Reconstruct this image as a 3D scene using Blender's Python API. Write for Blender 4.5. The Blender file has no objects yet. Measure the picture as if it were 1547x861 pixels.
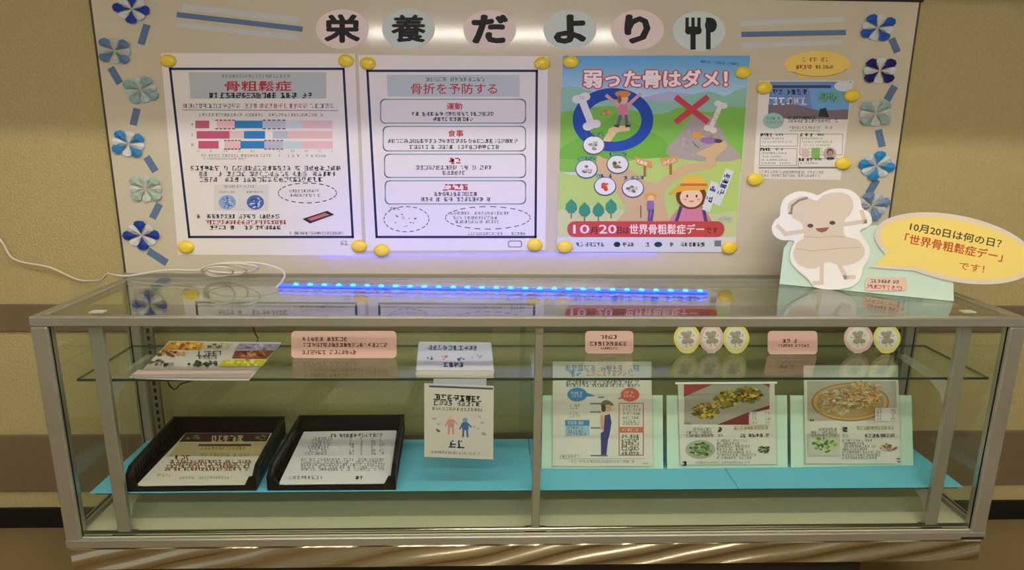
import bpy, bmesh, math, random
from mathutils import Vector, Matrix
random.seed(7)
scene = bpy.context.scene
col = scene.collection

# ------------------------------------------------------------ camera
F = 996.83                                   # focal length in pixels of the 1547 x 861 frame
CAM = Vector((-0.1235, -2.1486, 1.4096))
PITCH, YAW, ROLL = 0.2351, -0.0319, -0.0100
_r0 = Vector((math.cos(YAW), math.sin(YAW), 0)); _f0 = Vector((-math.sin(YAW), math.cos(YAW), 0)); _z = Vector((0, 0, 1))
FWD = _f0*math.cos(PITCH) - _z*math.sin(PITCH)
_u1 = _f0*math.sin(PITCH) + _z*math.cos(PITCH)
RIGHT = _r0*math.cos(ROLL) - _u1*math.sin(ROLL)
UP = _r0*math.sin(ROLL) + _u1*math.cos(ROLL)
cd = bpy.data.cameras.new('camera'); cam = bpy.data.objects.new('camera', cd); col.objects.link(cam)
cd.sensor_width = 36; cd.lens = 36*F/1547; cd.clip_start = 0.01
m = Matrix((RIGHT, UP, -FWD)).transposed().to_4x4(); m.translation = CAM; cam.matrix_world = m
scene.camera = cam

# ------------------------------------------------------------ world, light, exposure
w = bpy.data.worlds.new('world'); scene.world = w; w.use_nodes = True
w.node_tree.nodes['Background'].inputs[0].default_value = (1.0, 0.95, 0.86, 1)
w.node_tree.nodes['Background'].inputs[1].default_value = 0.46
LAMP_NEAR, LAMP_FILL, LAMP_FAR = 8.0, 36.0, 32.0       # radiance of the ceiling tubes
LED_BODY, LED_DOT = 30.0, 34.0
LAMP_COL = (1.0, 0.955, 0.87)
vs = scene.view_settings
vs.view_transform = 'Standard'; vs.look = 'None'; vs.gamma = 1; vs.use_curve_mapping = False
vs.exposure = -0.04
scene.cycles.transparent_max_bounces = 32; scene.cycles.max_bounces = 10

# ------------------------------------------------------------ helpers
def lin(c):
    if isinstance(c, str):
        c = c.lstrip('#'); c = [int(c[i:i+2], 16)/255 for i in (0, 2, 4)]
    return tuple((x/12.92 if x <= .04045 else ((x+.055)/1.055)**2.4) for x in c) + (1,)
_mats = {}
def M(hexc, rough=.6, metal=0.0, spec=.3, noise=0.0, nscale=20.0, bump=0.0, bscale=200.0, emit=None, key=None, bdist=.002):
    k = key or (hexc, rough, metal, spec, noise, bump)
    if k in _mats: return _mats[k]
    mt = bpy.data.materials.new('paint_' + str(hexc).strip('#')); mt.use_nodes = True
    nt = mt.node_tree; b = nt.nodes['Principled BSDF']
    b.inputs['Base Color'].default_value = lin(hexc); b.inputs['Roughness'].default_value = rough
    b.inputs['Metallic'].default_value = metal; b.inputs['Specular IOR Level'].default_value = spec
    tc = nt.nodes.new('ShaderNodeTexCoord')
    if noise:
        n = nt.nodes.new('ShaderNodeTexNoise'); n.inputs['Scale'].default_value = nscale; n.inputs['Detail'].default_value = 4
        nt.links.new(tc.outputs['Object'], n.inputs['Vector'])
        mx = nt.nodes.new('ShaderNodeMixRGB'); mx.blend_type = 'MULTIPLY'; mx.inputs[0].default_value = noise
        mx.inputs[1].default_value = lin(hexc); nt.links.new(n.outputs['Color'], mx.inputs[2])
        bw = nt.nodes.new('ShaderNodeMapRange'); bw.inputs[1].default_value = .3; bw.inputs[2].default_value = .7
        bw.inputs[3].default_value = 0.4; bw.inputs[4].default_value = 1.2
        nt.links.new(n.outputs['Fac'], bw.inputs[0]); nt.links.new(bw.outputs[0], mx.inputs[2])
        nt.links.new(mx.outputs[0], b.inputs['Base Color'])
    if bump:
        n2 = nt.nodes.new('ShaderNodeTexNoise'); n2.inputs['Scale'].default_value = bscale; n2.inputs['Detail'].default_value = 3
        nt.links.new(tc.outputs['Object'], n2.inputs['Vector'])
        bp = nt.nodes.new('ShaderNodeBump'); bp.inputs['Strength'].default_value = bump; bp.inputs['Distance'].default_value = bdist
        nt.links.new(n2.outputs['Fac'], bp.inputs['Height']); nt.links.new(bp.outputs[0], b.inputs['Normal'])
    if emit:
        b.inputs['Emission Color'].default_value = tuple(emit[0]) + (1,); b.inputs['Emission Strength'].default_value = emit[1]
    _mats[k] = mt
    return mt
def glass_mat(name, tint, refl=1.0):
    mt = bpy.data.materials.new(name); mt.use_nodes = True; nt = mt.node_tree
    nt.nodes.remove(nt.nodes['Principled BSDF']); out = nt.nodes['Material Output']
    g = nt.nodes.new('ShaderNodeNewGeometry'); mi = nt.nodes.new('ShaderNodeMapRange')
    mi.inputs[3].default_value = 1.5; mi.inputs[4].default_value = 1/1.5      # same Fresnel on both faces of the pane
    nt.links.new(g.outputs['Backfacing'], mi.inputs[0])
    fr = nt.nodes.new('ShaderNodeFresnel'); nt.links.new(mi.outputs[0], fr.inputs['IOR'])
    mu = nt.nodes.new('ShaderNodeMath'); mu.operation = 'MULTIPLY'; mu.inputs[1].default_value = refl
    nt.links.new(fr.outputs[0], mu.inputs[0])
    tr = nt.nodes.new('ShaderNodeBsdfTransparent'); tr.inputs[0].default_value = tint + (1,)
    gl = nt.nodes.new('ShaderNodeBsdfGlossy'); gl.inputs['Roughness'].default_value = 0.0; gl.inputs[0].default_value = (1, 1, 1, 1)
    mx = nt.nodes.new('ShaderNodeMixShader')
    nt.links.new(mu.outputs[0], mx.inputs[0]); nt.links.new(tr.outputs[0], mx.inputs[1]); nt.links.new(gl.outputs[0], mx.inputs[2])
    nt.links.new(mx.outputs[0], out.inputs[0])
    return mt
GLASS = glass_mat('clear_glass', (.93, .965, .94)); SLEEVE = glass_mat('clear_sleeve', (.97, .98, .97), .8)
FGLASS = glass_mat('front_pane_glass', (.97, .985, .97), .35)
GEDGE = M('#1f3a30', .15, spec=.6)
ALU = M('#aeaca0', .27, metal=.65, noise=.12, nscale=6)
ALU_D = M('#8c8474', .4, metal=.8)
CHROME = M('#d0cabb', .12, metal=1.0)

def link(o, parent=None):
    col.objects.link(o)
    if parent: o.parent = parent
    return o
def tag(o, label=None, cat=None, group=None, kind=None):
    if label: o['label'] = label
    if cat: o['category'] = cat
    if group: o['group'] = group
    if kind: o['kind'] = kind
    return o
def empty(name, loc, label, cat, group=None):
    o = bpy.data.objects.new(name, None); o.location = loc; o.empty_display_size = .05
    link(o); return tag(o, label, cat, group)
def attach(o, parent):                       # child meshes are authored in world coordinates
    o.parent = parent
    o.matrix_parent_inverse = Matrix.Translation(-parent.location) if parent.type == 'EMPTY' else (Matrix.Translation(-parent.location))
def mesh_obj(name, verts, faces, mats, parent=None, fm=None, smooth=False):
    """verts are world coordinates; a top-level mesh gets its origin at its own base centre"""
    V = [Vector(v) for v in verts]
    if parent is None:
        xs = [v.x for v in V]; ys = [v.y for v in V]; zs = [v.z for v in V]
        org = Vector(((min(xs)+max(xs))/2, (min(ys)+max(ys))/2, min(zs)))
    else: org = Vector((0, 0, 0))
    me = bpy.data.meshes.new(name)
    me.from_pydata([v-org for v in V], [], faces)
    if not isinstance(mats, (list, tuple)): mats = [mats]
    for mt in mats: me.materials.append(mt)
    if fm:
        for p, i in zip(me.polygons, fm): p.material_index = i
    if smooth:
        for p in me.polygons: p.use_smooth = True
    me.update()
    o = bpy.data.objects.new(name, me); col.objects.link(o); o.location = org
    if parent is not None:
        root = parent; off = Vector((0, 0, 0))
        while root is not None: off += root.location; root = root.parent
        o.parent = parent; o.location = -off
    return o
class MB:
    def __init__(s): s.v = []; s.f = []; s.m = []
    def add(s, v, f, mi=0):
        n = len(s.v); s.v += [tuple(x) for x in v]; s.f += [tuple(i+n for i in q) for q in f]; s.m += [mi]*len(f); return s
    def box(s, x0, x1, y0, y1, z0, z1, mi=0):
        v = [(x0,y0,z0),(x1,y0,z0),(x1,y1,z0),(x0,y1,z0),(x0,y0,z1),(x1,y0,z1),(x1,y1,z1),(x0,y1,z1)]
        return s.add(v, [(3,2,1,0),(4,5,6,7),(0,1,5,4),(1,2,6,5),(2,3,7,6),(3,0,4,7)], mi)
    def bbox(s, x0, x1, y0, y1, z0, z1, b=.003, mi=0):            # box with bevelled edges
        bm = bmesh.new(); bmesh.ops.create_cube(bm, size=1)
        for v in bm.verts:
            v.co = Vector((x0 if v.co.x < 0 else x1, y0 if v.co.y < 0 else y1, z0 if v.co.z < 0 else z1))
        bmesh.ops.bevel(bm, geom=bm.edges[:], offset=b, segments=1, affect='EDGES')
        bm.verts.index_update()
        s.add([v.co[:] for v in bm.verts], [[v.index for v in f.verts] for f in bm.faces], mi); bm.free(); return s
    def hexa(s, b, t, mi=0):                                       # four bottom, four top corners
        return s.add(list(b)+list(t), [(3,2,1,0),(4,5,6,7),(0,1,5,4),(1,2,6,5),(2,3,7,6),(3,0,4,7)], mi)
    def tube(s, pts, r, n=8, mi=0):
        pts = [Vector(p) for p in pts]; rings = []
        for i, p in enumerate(pts):
            d = (pts[min(i+1, len(pts)-1)] - pts[max(i-1, 0)]).normalized()
            a = d.cross(Vector((0, 0, 1)));
            if a.length < .05: a = d.cross(Vector((0, 1, 0)))
            a.normalize(); b = a.cross(d)
            rings.append([p + a*r*math.cos(2*math.pi*k/n) + b*r*math.sin(2*math.pi*k/n) for k in range(n)])
        v = [q for R in rings for q in R]
        f = [(i*n+k, i*n+(k+1) % n, (i+1)*n+(k+1) % n, (i+1)*n+k) for i in range(len(pts)-1) for k in range(n)]
        f += [tuple(range(n))[::-1], tuple((len(pts)-1)*n+k for k in range(n))]
        return s.add(v, f, mi)
    def build(s, name, mats, parent=None, smooth=False): return mesh_obj(name, s.v, s.f, mats, parent, s.m, smooth)

# a photo pixel gives a direction; the plane it lies on gives the distance
def P(px, py, plane):
    p0, n = plane
    d = FWD*F + RIGHT*(px-773.5) - UP*(py-430.5)
    return CAM + d*((p0-CAM).dot(n)/d.dot(n))
def horiz(z): return (Vector((0, 0, z)), Vector((0, 0, 1)))
def upright(y): return (Vector((0, y, 0)), Vector((0, -1, 0)))
def leaning(a, b, deg):            # plane through the floor points a (left), b (right), leaning back
    ax = (b-a); ax.z = 0; ax.normalize()
    back = Vector((-ax.y, ax.x, 0)); up = Vector((0, 0, 1))*math.cos(math.radians(deg)) + back*math.sin(math.radians(deg))
    return (a.copy(), ax.cross(up).normalized())
def shift(plane, d): return (plane[0]+plane[1]*d, plane[1])
def catmull(pts, k=6, closed=True):
    out = []; n = len(pts)
    for i in range(n if closed else n-1):
        g = (lambda j: pts[j % n]) if closed else (lambda j: pts[max(0, min(n-1, j))])
        a, b, c, d = g(i-1), g(i), g(i+1), g(i+2)
        for j in range(k):
            t = j/k
            out.append(tuple(.5*(2*b[q] + (c[q]-a[q])*t + (2*a[q]-5*b[q]+4*c[q]-d[q])*t*t + (3*b[q]-a[q]-3*c[q]+d[q])*t**3) for q in range(len(b))))
    if not closed: out.append(tuple(pts[-1]))
    return out
def ell(cx, cy, rx, ry, n=28, a0=0, a1=2*math.pi): return [(cx+rx*math.cos(a0+(a1-a0)*k/n), cy+ry*math.sin(a0+(a1-a0)*k/n)) for k in range(n)]
def rrect(x0, y0, x1, y1, r, n=4):
    o = []
    for cx, cy, s in ((x1-r, y0+r, -90), (x1-r, y1-r, 0), (x0+r, y1-r, 90), (x0+r, y0+r, 180)):
        for k in range(n+1):
            t = math.radians(s+90*k/n); o.append((cx+r*math.cos(t), cy+r*math.sin(t)))
    return o
def card(name, px, plane, thick, mat, parent=None, edge=None):     # a flat sheet cut to an outline, with real thickness behind its face
    LAYER[0] = 8
    f = [P(x, y, plane) for x, y in px]; n = plane[1]
    if n.dot(CAM-plane[0]) < 0: n = -n
    b = [p - n*thick for p in f]; k = len(f)
    faces = [tuple(range(k)), tuple(range(2*k-1, k-1, -1))] + [(i, k+i, k+(i+1) % k, (i+1) % k) for i in range(k)]
    return mesh_obj(name, f+b, faces, [mat, edge or mat], parent, [0, 0]+[1]*k)
_tc = {}
def glyphs(s, bold):
    if (s, bold) in _tc: return _tc[(s, bold)]
    c = bpy.data.curves.new('t', 'FONT'); c.body = s; c.size = 1; c.resolution_u = 2; c.offset = bold; c.dimensions = '2D'; c.fill_mode = 'FRONT'
    o = bpy.data.objects.new('t', c); col.objects.link(o)
    dg = bpy.context.evaluated_depsgraph_get(); e = o.evaluated_get(dg); me = e.to_mesh()
    v = [(q.co.x, q.co.y) for q in me.vertices]; f = [tuple(p.vertices) for p in me.polygons]
    e.to_mesh_clear(); bpy.data.objects.remove(o); bpy.data.curves.remove(c)
    x0 = min(q[0] for q in v); x1 = max(q[0] for q in v); y0 = min(q[1] for q in v); y1 = max(q[1] for q in v)
    v = [((a-x0)/(x1-x0)-.5, (b-y0)/(y1-y0)-.5) for a, b in v]
    _tc[(s, bold)] = (v, f); return v, f
LAYER = [8]
class Print:                                 # ink laid on a sheet, in thin raised layers
    STEP = 1e-5
    def __init__(s, plane):
        n = plane[1]
        if n.dot(CAM-plane[0]) < 0: n = -n
        s.pl = (plane[0], n); s.v = []; s.f = []; s.m = []; s.mats = []; s.lay = LAYER[0]
    def mi(s, c):
        mt = M(c, .6)
        if mt not in s.mats: s.mats.append(mt)
        return s.mats.index(mt)
    def raw(s, pts, faces, c, bumpz=True):
        off = s.pl[1]*(s.lay*s.STEP); n = len(s.v); k = s.mi(c)
        s.v += [P(x, y, s.pl)+off for x, y in pts]; s.f += [tuple(i+n for i in q) for q in faces]; s.m += [k]*len(faces)
        if bumpz: s.lay += 1
    def poly(s, pts, c): s.raw(pts, [tuple(range(len(pts)))], c)
    def rect(s, x0, y0, x1, y1, c): s.poly([(x0, y0), (x1, y0), (x1, y1), (x0, y1)], c)
    def line(s, pts, wd, c, closed=False):
        pts = list(pts); V = []; Fc = []; n = len(pts)
        for i in range(n if closed else n-1):
            a = pts[i]; b = pts[(i+1) % n]; dx, dy = b[0]-a[0], b[1]-a[1]; L = math.hypot(dx, dy) or 1
            ex, ey = dx/L*wd/2, dy/L*wd/2; k = len(V)
            V += [(a[0]-ex-ey, a[1]-ey+ex), (b[0]+ex-ey, b[1]+ey+ex), (b[0]+ex+ey, b[1]+ey-ex), (a[0]-ex+ey, a[1]-ey-ex)]; Fc.append((k, k+1, k+2, k+3))
        s.raw(V, Fc, c)
    def dash(s, pts, wd, c, closed=True):
        pts = list(pts); V = []; Fc = []
        for i in range(0, len(pts)-1, 2): s.line(pts[i:i+2], wd, c); s.lay -= 1
        s.lay += 1
    def text(s, t, cx, cy, wd, h, c, bold=.015, ang=0):
        v, f = glyphs(t, 0); bd = bold*h; ca, sa = math.cos(math.radians(ang)), math.sin(math.radians(ang))
        for ox, oy in ((0, 0), (1, 0), (-1, 0), (0, 1), (0, -1), (.7, .7), (-.7, .7), (.7, -.7), (-.7, -.7))[:9 if bold > .03 else 5]:
            s.raw([(cx + x*wd*ca + y*h*sa + ox*bd*1.3, cy + x*wd*sa - y*h*ca + oy*bd) for x, y in v], f, c)
    def scrib(s, x0, y0, x1, y1, h, c, wt=.13, fill=.92):       # a row of characters too small to read
        L = math.hypot(x1-x0, y1-y0); ux, uy = (x1-x0)/L, (y1-y0)/L; x = 0; V = []; Fc = []
        def q(a, b, c_, d):
            k = len(V)
            for (i, j) in ((a, b), (c_, b), (c_, d), (a, d)): V.append((x0+ux*i-uy*j, y0+uy*i+ux*j))
            Fc.append((k, k+1, k+2, k+3))
        t = h*wt*.85
        while x < L - h:
            if random.random() < fill:
                cw = h*random.uniform(.8, 1.15)
                nh = random.randint(2, 4)
                for k in range(nh):
                    yy = (-.46+.86*k/max(1, nh-1)*random.uniform(.85, 1))*h; a_ = random.choice((0, 0, .15, .4)); q(x+a_*cw, yy, x+cw*random.choice((.6, .88, .92)), yy+t)
                for k in range(random.randint(1, 3)):
                    xx = x+random.uniform(.06, .8)*cw; q(xx, -h*random.choice((.5, .3, 0)), xx+t*1.25, h*random.choice((.1, .3, .5)))
                x += cw*1.08
            else: x += h*.8
        if V: s.raw(V, Fc, c)
    def blobs(s, cx, cy, rx, ry, n, cols, r0, r1):
        for k in range(n):
            a = random.uniform(0, 2*math.pi); d = math.sqrt(random.random()); rr = random.uniform(r0, r1)
            s.poly([(cx+rx*d*math.cos(a)+rr*1.3*math.cos(t)*random.uniform(.7, 1.2), cy+ry*d*math.sin(a)+rr*.8*math.sin(t)*random.uniform(.7, 1.2)) for t in [2*math.pi*i/8 for i in range(8)]], random.choice(cols))
    def done(s, name, parent):
        LAYER[0] = s.lay
        return mesh_obj(name, s.v, s.f, s.mats, parent, s.m)

# ------------------------------------------------------------ dimensions (metres)
WALL_Y = .032                                # wall face
BOARD_Y = .012                               # face of the whiteboard hung on it
TOP = .94; YF = -.5415; YR = -.0915; HW = 1.2737; ZB = .2864
FLOOR_Z = P(40, 795, upright(WALL_Y)).z
S1 = P(800, 571, upright(YF+.045)).z         # glass shelf
S2 = P(800, 739, upright(YF+.045)).z         # lower shelf with the blue paper
BOARD = upright(BOARD_Y)
TOPPL = horiz(TOP+.0005)

# ------------------------------------------------------------ the room
def struct(mb, name, mats): return tag(mb.build(name, mats), kind='structure')
WALL = M('#b8a976', .85, noise=.22, nscale=170, bump=.9, bscale=150, bdist=.004)
struct(MB().box(-5, 5, WALL_Y, WALL_Y+.12, FLOOR_Z, 2.8), 'wall_back', WALL)
struct(MB().box(-5, 5, -7.6, WALL_Y+.12, FLOOR_Z-.1, FLOOR_Z), 'floor', M('#8c7850', .4, noise=.2, nscale=3))
struct(MB().box(-5, 5, -7.6, WALL_Y+.12, 2.8, 2.9), 'ceiling', M('#d8d2c2', .9, bump=.3, bscale=80))
struct(MB().box(-5, 5, -7.72, -7.6, FLOOR_Z, 2.8), 'wall_front', M('#b4ab92', .85, bump=.4, bscale=120))
# added unseen beam: keeps the near ceiling tube off the upper wall
SHZ = P(60, 186, upright(WALL_Y)).z
BEAM_Y, BEAM_Z = -.75, 2.02
struct(MB().box(-5, 5, BEAM_Y, BEAM_Y+.12, BEAM_Z, 2.8), 'shade_beam', M('#d8d2c2', .9, bump=.3, bscale=80))
def wz(x, y): return P(x, y, upright(WALL_Y)).z
BROWN = M('#75644a', .6, noise=.1, nscale=30, bump=.3, bscale=150)
t1a, t1b = (wz(20, 459), wz(20, 500))
struct(MB().bbox(-5, 5, WALL_Y-.012, WALL_Y, t1b, t1a, .003), 'trim_1', BROWN)
t2a, t2b = wz(20, 656), wz(20, 741)
struct(MB().bbox(-5, 5, WALL_Y-.012, WALL_Y, t2b, t2a, .003), 'trim_2', BROWN)
struct(MB().bbox(-5, 5, WALL_Y-.012, WALL_Y, FLOOR_Z, wz(20, 766), .002), 'baseboard_back', M('#15120f', .5))

# ceiling tubes (above and behind the camera)
def tube_lamp(x0, x1, y, z, width, power, label):
    r = empty('ceiling_light', ((x0+x1)/2, y, z), label, 'lamp', 'fluorescent ceiling lights')
    MB().bbox(x0-.05, x1+.05, y-width*.7, y+width*.7, z+.02, 2.8, .006).build('housing', M('#e8e4da', .5), r)
    MB().tube([(x0, y, z), (x1, y, z)], width/2, 10).build('fluorescent_tube', M('#ffffff', .4, emit=(LAMP_COL, power), key=('tube', power)), r)
    return r
ly = (SHZ-BEAM_Z)/(0-BEAM_Y)                 # slope of the cut-off line
NEAR_Y = -(2.72-SHZ)/((BEAM_Z-SHZ)/(-BEAM_Y))
tube_lamp(-1.9, 1.9, NEAR_Y, 2.72, .05, LAMP_NEAR*6, 'fluorescent tube in a ceiling housing beside the added shade beam')
MIRY = 2*BOARD_Y + 5.7
a = P(552, 47, upright(MIRY)); b = P(938, 47, upright(MIRY))
tube_lamp(a.x, b.x, -5.7, a.z, .12, LAMP_FAR, 'long fluorescent tube by the far wall')
tube_lamp(-1.6, 1.6, -3.3, 2.72, .12, LAMP_FILL, 'added unseen fluorescent tube in the middle of the ceiling')  # unseen lamp added to raise the ambient light

# ------------------------------------------------------------ whiteboard
bl = (P(140, 0, BOARD).x + P(188, 408, BOARD).x)/2; br = (P(1391, 6, BOARD).x + P(1345, 290, BOARD).x)/2
bz1 = (P(1391, 4, BOARD).z + P(1180, -1, BOARD).z)/2; bz0 = .93
wb = empty('whiteboard', ((bl+br)/2, WALL_Y-.01, bz0), 'large beige magnetic notice board hung on the wall above the case', 'notice board')
WB = M('#cdc3aa', .075, spec=.5, noise=.04, nscale=2)
MB().box(bl, br, BOARD_Y, WALL_Y-.001, bz0, bz1).build('panel', WB, wb)
FR = M('#2b2721', .5)
for nm, q in (('top_frame', (bl-.012, br+.012, BOARD_Y-.006, WALL_Y, bz1, bz1+.022)), ('bottom_frame', (bl-.012, br+.012, BOARD_Y-.006, WALL_Y, bz0-.02, bz0))):
    MB().bbox(*q, .002).build(nm, FR if nm == 'top_frame' else M('#a8a498', .4, metal=.5), wb)
for nm, q in (('side_frame', (bl-.010, bl, BOARD_Y+.004, WALL_Y, bz0-.02, bz1+.02)), ('side_frame', (br, br+.010, BOARD_Y+.004, WALL_Y, bz0-.02, bz1+.02))):
    MB().bbox(*q, .002).build(nm, M('#4a4337', .5), wb)
ON = shift(BOARD, .0009)                     # paper lying on the board

# heading discs
BLACK = '#1d1b1c'
discs = [('栄', 517, 44, '#e8d6ca', 'pale pink'), ('養', 617, 44, '#ccd8cd', 'pale mint'), ('だ', 740, 45, '#e8d6ca', 'pale pink'),
         ('よ', 861, 45, '#ccd8cd', 'pale mint'), ('り', 963, 45, '#e8d6ca', 'pale pink'), (None, 1056, 47, '#ccd8cd', 'pale mint')]
ords = ['opening the heading', 'second in the heading', 'third in the heading', 'fourth in the heading', 'fifth in the heading', '']
for i, (ch, x, y, c, cn) in enumerate(discs):
    o = card('heading_disc', ell(x, y, 40, 30, 40), shift(BOARD, .0015), .001, M(c, .7))
    tag(o, (cn + ' paper disc with a bold black character, ' + ords[i]) if ch else 'pale mint paper disc with black fork and spoon, closing the heading', 'paper disc', 'heading discs on the notice board')
    pr = Print(shift(BOARD, .0016))
    if ch: pr.text(ch, x, y-1, {'り': 34, 'よ': 44}.get(ch, 50), 40, BLACK, {'養': .028, '栄': .042}.get(ch, .055))
    else:
        pr.line([(1047, 46), (1047, 71)], 8, BLACK)
        pr.poly(rrect(1035, 40, 1060, 52, 5), BLACK)
        for fx in (1038, 1047, 1056): pr.line([(fx, 29), (fx, 44)], 5, BLACK)
        pr.poly(ell(1074, 38, 9, 11), BLACK); pr.line([(1070, 30), (1070, 71)], 7, BLACK)
    pr.done('character' if ch else 'cutlery_symbol', o)

# paper strips
DK, PALE = M('#5f7796', .7), M('#c6c8c4', .75)
def strip(p, q, wd, mat, label, group):
    dx, dy = q[0]-p[0], q[1]-p[1]; L = math.hypot(dx, dy); ex, ey = -dy/L*wd/2, dx/L*wd/2
    o = card('paper_strip', [(p[0]+ex, p[1]+ey), (q[0]+ex, q[1]+ey), (q[0]-ex, q[1]-ey), (p[0]-ex, p[1]-ey)], ON, .0006, mat)
    return tag(o, label, 'paper strip', group)
G = 'strips beside the heading'
strip((267, 22), (457, 44), 8, DK, 'long slate blue paper strip before the heading discs', G)
strip((275, 10), (452, 30), 9, PALE, 'long pale strip above the slate strip before the heading', G)
strip((268, 37), (450, 57), 8, PALE, 'long pale strip below the slate strip before the heading', G)
strip((1120, 52), (1278, 49), 8, DK, 'slate blue paper strip after the fork and spoon disc', G)
strip((1118, 36), (1276, 29), 8, PALE, 'pale strip above the slate strip after the fork disc', G)
strip((1120, 69), (1272, 64), 8, PALE, 'pale strip below the slate strip after the fork disc', G)
G = 'short strips linking the paper flowers'
lab = ['between the royal blue flower and the grey blue one', 'between the grey blue flower and the pale teal one',
       'between the pale teal flower and the sky blue one', 'between the sky blue flower and the patterned one',
       'between the patterned flower and the deep blue one', 'under the deep blue flower near the white cord']
for (p, q), t in zip((((222, 37), (213, 67)), ((167, 102), (181, 126)), ((207, 164), (201, 189)), ((221, 237), (235, 259)), ((241, 308), (230, 330)), ((224, 379), (252, 397))), lab):
    strip(p, q, 11, DK, 'short slate paper strip ' + t, G)
lab = ['between the bright blue flower and the navy one', 'between the navy flower and the pale patterned one beneath',
       'between the pale patterned flower and the azure one', 'between the azure flower and the half hidden one']
for (p, q), t in zip((((1347, 58), (1356, 79)), ((1352, 130), (1340, 151)), ((1327, 196), (1333, 222)), ((1325, 271), (1312, 293))), lab):
    strip(p, q, 11, DK, 'short slate paper strip ' + t, G)

# folded paper flowers
def flower(px, py, colour, white, rot, label, rx=28, ry=22):
    c = P(px, py, ON); sx = (P(px+rx, py, ON)-c).length; sz = (P(px, py+ry, ON)-c).length
    r = empty('paper_flower', c, label, 'paper flower', 'folded paper flowers edging the notice board')
    for k in range(8):
        a0 = rot + k*45; colored = k % 2 == 0
        hw_ = 24 if colored else 22; out = 1.0 if colored else .88
        prof = [(0.06, 0), (.45, -hw_*.62), (.80, -hw_), (.96, -hw_*.6), (1.0, 0), (.96, hw_*.6), (.80, hw_), (.45, hw_*.62)]
        V = []
        for rr, da in prof:
            t = math.radians(a0+da); lift = (.005 if colored else .0015) + (.006*rr if da == 0 else .003*rr)
            V.append((c.x+sx*out*rr*math.cos(t), c.y-lift, c.z+sz*out*rr*math.sin(t)))
        t = math.radians(a0); V.append((c.x+sx*out*.6*math.cos(t), c.y-(.013 if colored else .007), c.z+sz*out*.6*math.sin(t)))
        n0 = len(V)
        V += [(v[0], v[1]+.0008, v[2]) for v in V[:8]]
        Fc = [(i, (i+1) % 8, 8) for i in range(8)] + [tuple(range(n0+7, n0-1, -1))] + [(i, n0+i, n0+(i+1) % 8, (i+1) % 8) for i in range(8)]
        mesh_obj('petal', V, Fc, M(colour if colored else white, .65, noise=.25 if colour in PATT else .0, nscale=90), r)
    return r
PATT = ('#8fb3ad', '#a9bfae', '#9ab7ad')
WH = '#cfd3d2'
flower(200, 14, '#1c3f98', WH, 84, 'royal blue and white folded paper flower above all the others beside the long strips')
flower(174, 77, '#5f7c9c', '#b9bdb6', 40, 'grey blue folded paper flower on the edge of the board')
flower(214, 136, '#8fb3ad', '#b8cbc6', 60, 'pale teal folded paper flower beside the bone density poster')
flower(195, 217, '#2f7fb5', WH, 32, 'sky blue and white folded paper flower near the striped chart poster')
flower(221, 285, '#a9bfae', '#c3cdc2', 45, 'pale green patterned folded paper flower above the deep blue one')
flower(215, 355, '#173a94', WH, 92, 'deep blue and white folded paper flower just above the white cord')
flower(1325, 42, '#1f55ad', WH, 33, 'bright blue and white folded paper flower above the navy one')
flower(1328, 107, '#1a1663', WH, 45, 'dark navy and white folded paper flower')
flower(1322, 171, '#9ab7ad', '#c5cfc8', 50, 'pale patterned paper flower between the navy and azure flowers')
flower(1323, 250, '#2a83c0', '#b7cbd2', 82, 'azure blue folded paper flower above the bone cutout')
flower(1316, 311, '#6f86a8', '#b9c3cc', 20, 'slate blue paper flower half hidden behind the bone cutout')

# magnets
def magnet(px, py, label):
    c = P(px, py, ON); rx = (P(px+12, py, ON)-c).length; rz = (P(px, py+9.5, ON)-c).length; V = []; Fc = []; n = 20
    prof = [(1, 0), (1, .006), (.93, .010), (.7, .0135), (.35, .0155)]
    for rr, h in prof:
        V += [(c.x+rx*rr*math.cos(2*math.pi*k/n), c.y-h, c.z+rz*rr*math.sin(2*math.pi*k/n)) for k in range(n)]
    V.append((c.x, c.y-.016, c.z))
    for i in range(len(prof)-1): Fc += [(i*n+k, i*n+(k+1) % n, (i+1)*n+(k+1) % n, (i+1)*n+k) for k in range(n)]
    L = (len(prof)-1)*n; Fc += [(L+k, L+(k+1) % n, len(V)-1) for k in range(n)] + [tuple(range(n))[::-1]]
    o = mesh_obj('magnet', V, Fc, M('#f0d03c', .35, spec=.5), None, None, True)
    tag(o, label, 'magnet', 'yellow magnets holding the notices')
pn = ['the striped chart poster', 'the four box fracture poster', 'the green hiking poster', 'the small photo flyer']
cn = ['upper left', 'upper right', 'lower left', 'lower right']
for n, quad in zip(pn, (((255, 92), (523, 92), (282, 373), (543, 372)), ((556, 96), (819, 96), (577, 378), (808, 370)),
                        ((862, 94), (1122, 110), (853, 373), (1101, 374)), ((1154, 133), (1286, 145), (1140, 271), (1273, 247)))):
    for k, q in zip(cn, quad): magnet(q[0], q[1], 'round yellow magnet on the %s corner of %s' % (k, n))

# ------------------------------------------------------------ posters on the board
def cut_(name):
    global pr
    pr.done(name, o); pr = Print(PPL)
PAPER = M('#e6e0d8', .55, spec=.3)
NAVY = '#20264a'; INK = '#45454b'; RED = '#b8303a'; GREY = '#b9bfc0'
PPL = shift(BOARD, .0012)
def frame(pr, q, wd, c): pr.line(q, wd, c, True)
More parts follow.
